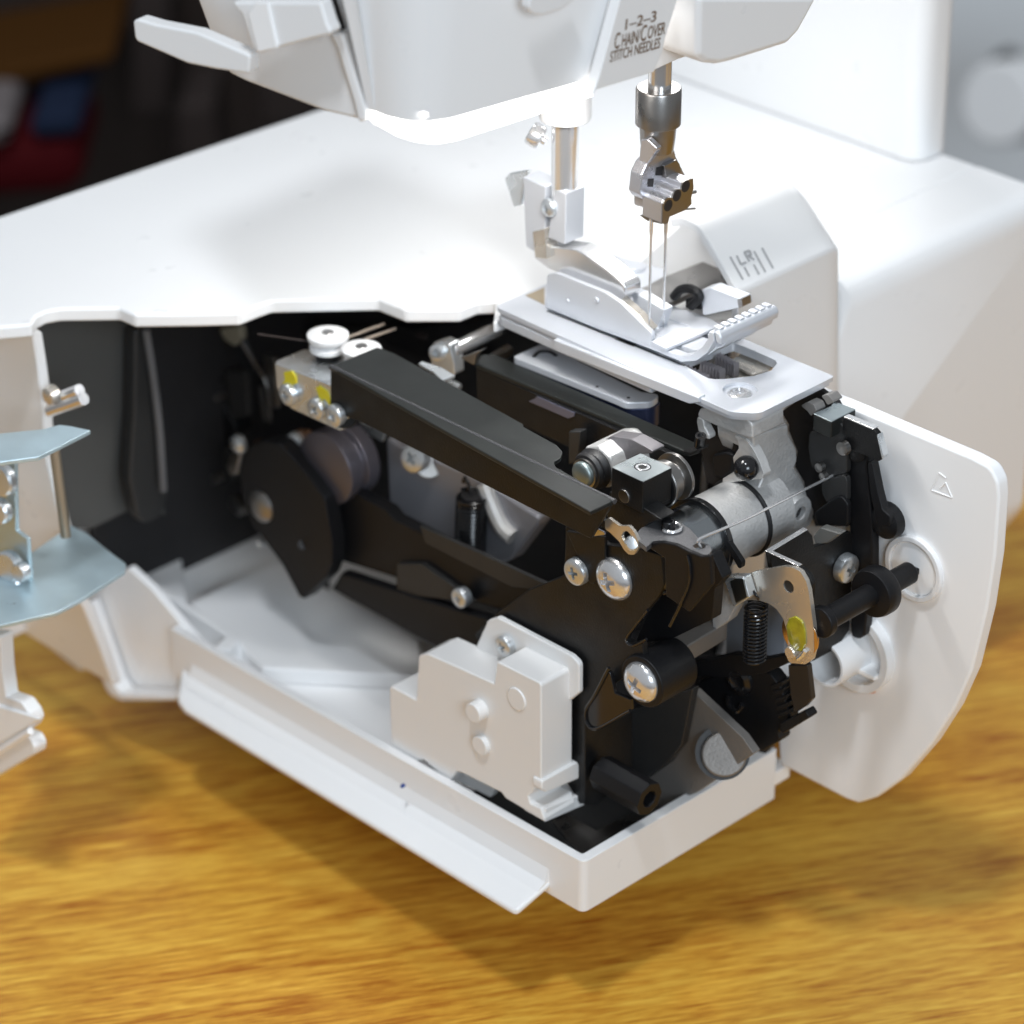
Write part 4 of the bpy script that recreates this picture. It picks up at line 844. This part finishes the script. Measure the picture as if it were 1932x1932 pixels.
P('block_pin', cyl(pn_ + V((-.5, 0, 0)), pn_ + V((1, 0, 0)), 2.05, n=28), STEEL, blk, bev=.25); P('pin_gap', cyl(pn_ + V((-.03, 0, 0)), pn_ + V((1, 0, 0)), 2.5, n=28), DARK, blk, bev=0)
P('block_skirt', plate(PX(X0 + .4, qZZ((690, 1000), (1210, 1230), (1250, 1270), (1550, 1470), (1350, 1540), (1180, 1660), (800, 1600), (640, 1440), (640, 1280), (680, 1040))), (6, 0, 0)), BLACK, blk, bev=.4)
P('block_web', plate([(X0 + 2, Y0 + .6, zbot - 4), (X1 + 2, Y0 + .6, zbot - 4), (X1 + 1, Y0 + .6, zbot + 2), (X0 + 2, Y0 + .6, zbot + 2)], (0, 5, 0)), BLACK, blk, bev=.4)
wc = V((X1, (Y0 + Y1) / 2 - .3, 147.2))
wh = P('grooved_wheel', lathe([(2.5, 0), (6.7, .05), (7.0, .35), (7.0, 1.0), (6.0, 1.3), (6.0, 4.3), (4.4, 4.5), (4.4, 6.2), (7.0, 6.5), (7.0, 7.6), (6, 7.8), (2, 8)], wc + V((.6, 0, 0)), (1, 0, 0), 48), STEEL, bev=.1)
P('wheel_face', ring(wc + V((.2, 0, 0)), wc + V((.62, 0, 0)), 6.6, 2.2, 40), BLACK, wh, bev=.1)
P('wheel_screw', cyl(wc + V((-.6, -1.2, 3.8)), wc + V((.5, -1.2, 3.8)), 1.6, n=18), NICKEL, wh, bev=.3)
for a_, b_ in ((-2.8, -2.6), (-4, 1.2), (-3.2, 3.0)): P('wheel_dimple', lathe([(.55, 0), (.4, .35), (0, .45)], wc + V((.2, a_, b_ - 1.5)), NX, 12), STEEL, wh, bev=0)
P('black_setscrew', lathe([(1.6, -3), (1.6, 1.2), (.9, 1.2), (.9, .4), (0, .4)], px1(50, qW, 495, 900), (-.2, -.3, 1), 18), BGLOSS, wh, bev=.1)
# ---- rubber footed round link at its left
lc = px1(26, qZZ, 230, 720)
lk = P('round_link', lathe([(0, -1.0), (2.9, -.9), (3.6, -.4), (3.8, 0), (3.8, .7)], lc, (1, 0, 0), 36), mat('blue_steel', (.26, .31, .31), .42, metal=.8), bev=0)
P('link_band', lathe([(3.8, .7), (4.4, .8), (4.4, 1.5), (4, 1.6)], lc, (1, 0, 0), 36), STEEL, lk, bev=0)
P('rubber_collar', lathe([(4, 1.4), (5.2, 1.7), (5.8, 2.7), (5.4, 3.7), (5.6, 4.2), (6.2, 5.0), (5.6, 6.2), (4.5, 6.6)], lc, (1, 0, 0), 40), RUBBER, lk, bev=0)
P('link_barrel', lathe([(6.4, 6.2), (6.8, 6.8), (6.8, 22), (6, 23)], lc, (1, 0, 0), 8), ALU, lk, bev=.6)
P('grey_shaft', plate(PX(lc.x + 12, qZZ((700, 80), (1050, 130), (1480, 360), (1180, 380), (780, 560), (560, 540), (520, 200))), (5, 0, 0), r=2), mat('grey_casting_b', (.2, .19, .2), .45, metal=.5, bump=.3, bscale=800), lk, bev=1)
P('dark_upright', plate(PX(lc.x + 16, qZZ((0, 0), (200, 0), (160, 500), (0, 560))), (3, 0, 0)), DGREY, lk, bev=.4)

# ---- tension lever plate, its pin, clip, ring link and wire
ZL = 141.
lp = PZ(ZL, qG((600, 1040), (645, 985), (740, 930), (820, 912), (930, 935), (1010, 985), (1080, 1065), (1150, 1105), (1172, 1140), (1150, 1172), (1090, 1175), (1000, 1140), (900, 1090), (800, 1070), (740, 1075), (690, 1120), (640, 1080)))
hkc = pz1(ZL, qG, 1078, 1112)
lpl = P('lever_plate', plate(lp, (0, 0, -1.5), r=[1, 1, 1, 1, 1, 1, 1, 1, 1, 1, 1, 1, 2, 2, 1, 0, 0], holes=[circ(hkc, UP, 1.75, 20)]) if False else plate(rnd(lp, [1] * 15 + [0, 0], 4), (0, 0, -1.5), holes=[circ(hkc, UP, 1.75, 20)]), mat('speckled_black_paint', (.14, .14, .145), .4, metal=.45, bump=.35, bscale=2500, cvar=.4, cscale=2500), bev=.3)
pc_ = pz1(ZL, qG, 850, 990)
P('lever_pin', lathe([(1.9, -2), (1.9, 2.6), (1.7, 2.9), (0, 2.9)], pc_, UP, 24), BGLOSS, lpl, bev=.1)
P('circlip', tube(circ(pc_ + V((.6, -.6, .6)), UP, 2.7, 30, -100, 170), .55, 8), CHROME, lpl, bev=0)
P('lever_skirt', plate(PX(lp[-3].x - 1, qG((660, 1100), (740, 1085), (800, 1080), (900, 1100), (1000, 1150), (1090, 1185), (1160, 1180), (1170, 1400), (1000, 1600), (830, 1480), (820, 1200))), (1.5, 0, 0)), BPLAST, lpl, bev=.5)
P('skirt_rib', tube(bez(PX(lp[-3].x - 1.4, qG((990, 1180), (1010, 1280), (1000, 1400), (930, 1560), (860, 1700)))), .45), BGLOSS, lpl, bev=0)
wr0 = hkc + V((0, 0, 1.2)); wr1 = py1(hkc.y + 2, qXX, 1020, 1180)
P('pull_wire', tube(bez([hkc + V((.6, -.6, -2.5)), hkc + V((.3, -.3, -.5)), hkc + V((0, .3, 1.0)), wr0 + V((1.6, .4, .7)), wr0.lerp(wr1, .3), wr0.lerp(wr1, .65), wr1], 6), .42, 8), CHROME, bev=0)
rt_ = PX(14, qG((385, 990), (385, 925), (410, 905), (490, 965), (560, 965), (600, 1010), (628, 1075), (630, 1130), (600, 1175), (560, 1175), (525, 1140), (490, 1080), (420, 1010)))
rcx = PX(14, qG((505, 1040), (520, 1005), (548, 1000), (575, 1030), (590, 1075), (585, 1110), (560, 1125), (530, 1095)))
rg_ = P('ring_link', plate(rnd(rt_, 1.0, 4), (1.0, 0, 0), holes=[rnd(rcx, .8, 3)]), NICKEL, bev=.2)
P('link_pin', lathe([(2.2, -2), (2.2, 1), (1.6, 1.8), (0, 2)], px1(14.5, qG, 590, 1090), (-.5, -.4, .3), 20), ZINC, rg_, bev=0)
P('link_strip', plate(PX(14.3, qG((290, 900), (320, 870), (400, 940), (388, 985), (292, 935))), (1.2, 0, 0)), BLACK, rg_, bev=.2)
P('strip_foil', plate(PX(14, qG((290, 970), (380, 1010), (385, 1030), (300, 1040))), (.6, 0, 0)), mat('foil', (.5, .5, .55), .25, metal=1), rg_, bev=.1)
P('curled_plate', tube(bez(PX(17, qG((810, 1180), (880, 1190), (915, 1270), (905, 1370), (870, 1440), (820, 1460)))), .55), BGLOSS, main, bev=0)
P('curled_plate', tube(bez(PX(17.5, qG((840, 1180), (865, 1260), (862, 1340), (840, 1420)))), .8), BGLOSS, main, bev=0)
P('dark_body', plate(PX(30, qG((820, 1170), (1170, 1170), (1250, 1350), (1190, 1420), (1170, 1650), (860, 1800), (600, 1830), (700, 1600), (820, 1450))), (4, 0, 0), r=1), BPLAST, main, bev=1)
P('alu_leg', plate(PX(46, qG((1200, 1400), (1310, 1330), (1350, 1540), (1290, 1660), (1180, 1740), (1165, 1500))), (4, 0, 0), r=1), ALU, bev=.8)

# ---- angle plate with the front screw
YA = -25.
ap = PY(YA, qYY((10, 520), (425, 268), (480, 330), (500, 450), (600, 420), (880, 282), (918, 310), (918, 640), (880, 1350), (740, 1550), (480, 1690), (300, 1300), (40, 700)))
ang = P('angle_plate', plate(ap, (0, 1.6, 0), r=[0, 0, 0, 0, 0, 2, 2, 0, 0, 0, 0, 0, 0]), BLACK, bev=.3)
xc_ = ap[0].x
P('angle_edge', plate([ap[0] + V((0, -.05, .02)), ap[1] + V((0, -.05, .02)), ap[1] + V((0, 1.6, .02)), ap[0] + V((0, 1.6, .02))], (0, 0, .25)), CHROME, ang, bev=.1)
aw = PX(xc_, qYY((10, 520), (330, 665), (440, 740), (480, 850), (470, 1000), (400, 1200), (60, 800)))
P('angle_wing', plate(aw, (1.5, 0, 0), r=[0, 2, 4, 3, 0, 0, 0]), BLACK, ang, bev=.3)
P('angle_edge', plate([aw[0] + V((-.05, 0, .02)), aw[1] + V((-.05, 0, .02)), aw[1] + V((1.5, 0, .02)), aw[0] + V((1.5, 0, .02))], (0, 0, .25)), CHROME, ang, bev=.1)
screw(py1(YA - .1, qYY, 800, 660), NY, 4.4, 'pan', ZINC, ang, spin=65)
# ---- bright bell crank with tab, spring, clip and lacquer
XGd = xc_ - .5 + 1.2
XGd = xc_ - 1.6
gq = qG((1268, 1345), (1395, 1335), (1480, 1300), (1690, 1262), (1760, 1268), (1820, 1300), (1862, 1370), (1880, 1440), (1915, 1700)) + qK((1600, 600), (1585, 660), (1545, 685), (1450, 675), (1432, 640), (1440, 590), (1440, 500), (1410, 400), (1370, 345), (1320, 310), (1270, 295), (1200, 290), (1150, 315), (1105, 325))
gp = PX(XGd, gq)
hq = px1(XGd, qG, 1733, 1410)
gold = P('bell_crank', plate(rnd(gp, [0, 0, 0, 2, 2, 2, 2, 2, 0, 2, 2, 2, 2, 1, 0, 2, 2, 2, 2, 2, 2, 0, 0], 4), (1.5, 0, 0), holes=[circ(hq, (1, 0, 0), 1.9, 24)]), NICKEL, bev=.35, seg=3)
P('pivot_pin', cyl(hq + V((.4, 0, 0)), hq + V((2, 0, 0)), 1.88, n=24), DGREY, gold, bev=0)
P('crank_tab', plate(PX(XGd - 3.6, qG((1255, 1345), (1300, 1338), (1400, 1340), (1445, 1490), (1345, 1555), (1318, 1540))), (3.4, 0, 0), r=.5), ZINC, gold, bev=.7, seg=3)
P('tab_flange', plate(PX(XGd - 3.9, qG((1300, 1372), (1340, 1350), (1400, 1352), (1430, 1490), (1345, 1535))), (.6, 0, 0), r=.4), mat('grey_zinc_face', (.35, .38, .39), .3, metal=1), gold, bev=.2)
P('lacquer_drop', loft(rnd(PX(XGd - .55, qG((1725, 1700), (1740, 1650), (1780, 1632), (1830, 1670), (1850, 1740), (1855, 1830), (1830, 1880), (1780, 1870), (1740, 1800))), 1, 3), rnd(PX(XGd + .05, qG((1715, 1700), (1735, 1640), (1785, 1622), (1840, 1660), (1860, 1740), (1862, 1830), (1835, 1890), (1770, 1880), (1730, 1800))), 1, 3)), YGREEN, gold, bev=.25, seg=3)
ec = px1(XGd - .9, qYY, 330, 1440)
P('circlip', ring(ec + V((1.0, .6, .5)), ec + V((1.7, .6, .5)), 6.6, 4.0, 40), mat('copper_clip', (.62, .46, .33), .15, metal=1), gold, bev=.15)
P('crank_rivet', lathe([(1.9, 2), (1.9, -1.0), (1.6, -1.4), (0, -1.5)], px1(XGd - .3, qYY, 260, 1580), (1, 0, 0), 22), NICKEL, gold, bev=0)
P('rivet_slot', tube(PX(XGd - .5, qYY((320, 1660), (370, 1620), (400, 1570))), .7), CHROME, gold, bev=0)
s0 = px1(XGd + 2.2, qG, 1495, 1545); s1 = px1(XGd + 2.2, qK, 1235, 655)
P('coil_spring', helix(s0, s1, 3.1, 15, .45), BGLOSS, bev=0)
P('spring_hook', tube(bez([s0 + V((0, 3, 0)), s0 + V((0, 1.5, 1.2)), s0 + V((0, -.8, 2.2)), px1(XGd - 1, qG, 1505, 1490), px1(XGd - 1, qG, 1470, 1430), px1(XGd + 2, qG, 1490, 1405)]), .42), BGLOSS, gold, bev=0)
# ---- pivot rod with collar and white behind it
r0 = px1(XGd + 2, qYY, 560, 1270); ry = r0.y
r1_ = py1(ry, qYY, 1530, 690)
rod_ = P('pivot_rod', cyl(r0, (r1_.x, ry, r0.z), 3.3), BPLAST, bev=.3)
cxr = py1(ry, qYY, 1215, 900).x
P('rod_collar', lathe([(4, -5), (7, -4.5), (7.4, -3), (7.4, 0), (7.0, .8), (3, .8)], (cxr, ry, r0.z), (1, 0, 0), 32), BPLAST, rod_, bev=.2)
P('rod_washer', cyl((r0.x - .4, ry, r0.z), (r0.x + 2.4, ry, r0.z), 4.6), BPLAST, rod_, bev=.5)
P('rod_key', box(r1_.x, r1_.x + 3.2, ry - 1.2, ry + .8, r0.z - 1.4, r0.z + .6), BPLAST, rod_, bev=.3)
# ---- tall linkage lever on the right, its clamp and the dark works behind
XL = 84.
lev = P('linkage_lever', plate(PX(XL, qXX((1030, 1240), (1040, 870), (1100, 740), (1190, 730), (1280, 800), (1300, 1060), (1290, 1180), (1340, 1700), (1360, 1932)) + qH((990, 1230), (940, 1640), (905, 1660), (860, 1640), (855, 1560), (870, 1300), (850, 1000))), (3.5, 0, 0), r=[0, 3, 3, 3, 3, 0, 0, 0, 0, 0, 3, 2, 3, 0, 0, 0]), BPLAST, bev=.6)
P('lever_pivot', lathe([(4, -1), (3.8, .8), (3.2, 1.1), (0, 1.1)], px1(XL, qXX, 1150, 920), NX, 28), BLACK, lev, bev=0)
P('lever_spring', tube(bez(PX(XL - .6, qXX((1120, 760), (1180, 740), (1250, 800), (1275, 880)))), .5), STEEL, lev, bev=0)
P('lever_rib', plate(PX(XL - .8, qXX((1300, 1080), (1360, 1100), (1440, 1500), (1500, 1720), (1590, 1800), (1600, 1932), (1420, 1932), (1330, 1500))), (3, 0, 0), r=1), BPLAST, lev, bev=.5)
P('lever_bump', lathe([(5.5, -3), (5, 0), (3, 1.4), (0, 1.8)], px1(XL + 1, qH, 1060, 945), NX, 24), BPLAST, lev, bev=0)
P('clamp_plate_dark', plate(PX(XL - 2, qXX((985, 500), (1380, 660), (1430, 720), (1500, 1030), (1440, 1090), (1300, 1020), (1000, 900), (960, 700))), (1.8, 0, 0), r=[0, 1, 1, 2, 1, 0, 0, 0]), BLACK, lev, bev=.3)
P('clamp_edge', plate(PX(XL - 2.1, qXX((990, 490), (1385, 655), (1375, 672), (985, 512))), (2.2, 0, 0)), CHROME, lev, bev=.15)
P('clamp_edge', plate(PX(XL - 2.1, qXX((1435, 725), (1515, 1010), (1490, 1055), (1420, 740))), (2.2, 0, 0)), ZINC, lev, bev=.15)
zc = px1(78, qXX, 830, 580).z
tcp = PZ(zc, qXX((590, 465), (820, 370), (860, 305), (1150, 410), (830, 575)))
P('top_clip', plate(tcp, (0, 0, -5)), BLACKOX, lev, bev=.3)
P('clip_cover', plate([p + V((0, 0, .35)) for p in tcp], (0, 0, -.3)), mat('grey_blue_steel', (.40, .46, .48), .3, metal=.9, rvar=.08), lev, bev=.15)
bd = PX(88, qXX((170, 430), (640, 110), (900, 300), (1000, 520), (1050, 900), (1040, 1932), (620, 1932), (500, 1600), (470, 1350), (350, 1150), (380, 950), (270, 680), (270, 600)))
P('dark_works', plate(bd, (1.5, 0, 0)), DARK, lev, bev=0)
P('works_plate', plate(PX(82, qXX((540, 680), (800, 730), (960, 520), (1030, 860), (1030, 1240), (750, 1300), (560, 1150), (520, 900))), (2, 0, 0), r=2), DGREY, lev, bev=.5)
P('works_plate', plate(PX(81, qXX((700, 1350), (1030, 1230), (1030, 1600), (900, 1700), (760, 1620), (700, 1500))), (2, 0, 0), r=2), DGREY, lev, bev=.5)
P('works_plate', plate(PX(80, qXX((590, 1760), (800, 1600), (940, 1520), (1040, 1640), (1040, 1932), (640, 1932))), (2, 0, 0), r=2), BPLAST, lev, bev=.6)
P('works_screw', lathe([(2.2, -1), (2, .6), (0, 1.2)], px1(80, qXX, 980, 910), NX, 20), STEEL, lev, bev=0)
P('works_screw', lathe([(1.5, -1), (1.4, .6), (0, 1.0)], px1(80, qXX, 675, 1160), NX, 20), STEEL, lev, bev=0)
P('works_screw', lathe([(1.2, -1), (1.1, .6), (0, .9)], px1(79, qXX, 720, 1275), NX, 20), STEEL, lev, bev=0)
P('tan_tab', plate(PX(81, qXX((950, 1630), (1045, 1610), (1050, 1650), (960, 1690))), (1, 0, 0)), mat('tan_tab_plastic', (.5, .42, .34), .5), lev, bev=.1)
for q_ in (((415, 350), (520, 305), (600, 340), (640, 430), (590, 460), (560, 490), (510, 420)), ((690, 220), (780, 210), (850, 290), (850, 310), (775, 345), (740, 280))):
    P('grey_lug', plate(PX(80, qXX(*q_)), (4, 0, 0), r=1), mat('grey_lug_%d' % q_[0][0], (.25, .24, .23), .4, metal=.4), lev, bev=.4)
P('grey_ledge', plate(PX(70, qYY((480, 340), (560, 240), (780, 310), (640, 410), (510, 430))), (3, 0, 0)), mat('grey_ledge_paint', (.2, .2, .19), .4, metal=.4), lev, bev=.4)
# ---- toothed sector at the bottom
XS = 58.
secp = PX(XS, qK((860, 830), (900, 790), (1040, 740), (1260, 720), (1330, 740), (1395, 830), (1440, 960), (1440, 1030), (1380, 1100), (1395, 1150), (1290, 1215), (1220, 1222), (1130, 1140), (960, 980)))
sec_ = P('toothed_sector', plate(secp, (5, 0, 0), r=[2, 2, 2, 3, 2, 0, 0, 0, 2, 2, 3, 2, 2, 0]), BPLAST, bev=.6)
for a_, b_ in (((1335, 810), (1395, 785)), ((1345, 850), (1405, 825)), ((1360, 895), (1425, 865)), ((1370, 940), (1445, 905)), ((1375, 985), (1450, 950))):
    p_, q_ = PX(XS - .6, qK(a_, b_)); P('sector_tooth', plate([p_, p_ + V((0, 0, -1.7)), q_ + V((0, -.6, -1.7)), q_ + V((0, -.6, 0))], (6, 0, 0)), BPLAST, sec_, bev=.3)
P('sector_hub', lathe([(5, -1), (4.7, 1), (3, 1.6), (2.2, 1.2), (0, 1.2)], px1(XS, qK, 1150, 780), NX, 26), BGLOSS, sec_, bev=0)
P('sector_slot', tube(bez(PX(XS - .3, qK((1080, 870), (1080, 930), (1130, 965), (1165, 930)))), 1.0), BGLOSS, sec_, bev=0)
P('sector_foot', plate(PX(XS - 2, qK((1390, 1045), (1545, 965), (1572, 1012), (1410, 1110), (1388, 1090))), (4, 0, 0), r=.8), BPLAST, sec_, bev=.4)
P('sector_arm', plate(PX(XS - 1, qK((1440, 690), (1560, 690), (1585, 900), (1545, 945), (1480, 985), (1455, 870))), (2, 0, 0), r=[0, 0, 1, 2, 0, 0]), mat('brown_black_steel', (.022, .017, .014), .4), sec_, bev=.3)
P('sector_bar', plate(PX(XS - 1.5, qK((800, 690), (1100, 620), (1290, 650), (1440, 620), (1440, 680), (1300, 740), (1100, 770), (800, 760))), (3, 0, 0)), BPLAST, sec_, bev=.5)
P('white_pinion', ring(px1(XS + 8, qK, 1420, 840), px1(XS + 11, qK, 1420, 840), 8, 4, 30), WHITE2, sec_, bev=.3)
P('blue_grey_wall', plate(PX(72, qK((1060, 300), (1420, 300), (1420, 640), (1060, 640))), (2, 0, 0)), mat('pale_blue_grey_casting', (.34, .37, .42), .5, metal=.3), sec_, bev=.3)
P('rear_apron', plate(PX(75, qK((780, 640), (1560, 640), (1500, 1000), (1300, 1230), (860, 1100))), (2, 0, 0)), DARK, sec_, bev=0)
# ---- zinc brackets and arm of the opened side cover, at the left edge
oc = P('cover_bracket', plate(PX(-64, qO((-100, 200), (100, 205), (110, 700), (190, 760), (215, 1150), (-100, 1300))), (1.5, 0, 0)), ZINCB, bev=.2)
tpz = PZ(px1(-70, qO, 270, 175).z, qO((-20, 60), (320, -10), (560, 70), (620, 0), (270, 180), (-20, 225))) if False else None
zt = px1(-70, qO, 270, 175).z
P('upper_bracket', plate(PZ(zt, qO((-80, 20), (310, -20), (420, -50), (500, -40), (640, -10), (270, 178), (-80, 225))), (0, 0, -1.4)), ZINCB, oc, bev=.3)
zl = px1(-70, qO, 400, 1280).z
P('lower_bracket', plate(PZ(zl, qO((-80, 1060), (500, 660), (620, 720), (780, 850), (890, 930), (880, 985), (560, 1190), (400, 1275), (-80, 1385))), (0, 0, -1.4)), ZINCB, oc, bev=.3)
for q_, r_ in (((70, 950), 5), ((155, 990), 3), ((95, 1080), 4), ((20, 340), 5), ((5, 560), 4)):
    P('cover_screw', lathe([(r_, -1), (r_, 1.2), (r_ * .85, 1.9), (0, 2.1)], px1(-67, qO, *q_), (-1, -.15, .1), 20), ZINC, oc, bev=0)
P('brass_rod', cyl(px1(-48, qO, 385, 130), px1(-48, qO, 465, 740), 1.6), mat('tan_metal', (.40, .34, .26), .4, metal=.7), oc, bev=0)
for a_, b_ in (((255, 780), (430, 650)), ((350, 690), (420, 655))): pass
P('guide_bar', tube(PX(-38, qN((460, 970), (770, 860))), 1.9), CHROME, oc, bev=0)
P('guide_bar', tube(PX(-37, qN((600, 830), (730, 780))), 1.9), CHROME, oc, bev=0)
P('guide_eye', lathe([(3, -2), (2.6, 1), (0, 2)], px1(-40, qN, 455, 830), NX, 20), NICKEL, oc, bev=0)
# white stand of the cover at the lower left
stq = PX(-72, qP((-60, 260), (150, 270), (170, 640), (210, 950), (380, 1010), (470, 1130), (505, 1230), (470, 1300), (380, 1365), (470, 1400), (530, 1510), (520, 1590), (300, 1720), (-60, 1932)))
stand = P('cover_stand', plate(stq, (-5, 0, 0), r=[0, 1, 0, 0, 2, 2, 2, 2, 0, 2, 2, 2, 0, 0]), WHITE, bev=1.2, seg=3)
P('stand_step', plate(PX(-78, qP((-60, 1110), (360, 1240), (440, 1270), (-60, 1560))), (1.5, 0, 0)), WHITE2, stand, bev=.5)
P('stand_groove', tube(PX(-77.4, qP((-60, 1660), (340, 1400))), 1.1), WHITE2, stand, bev=0)
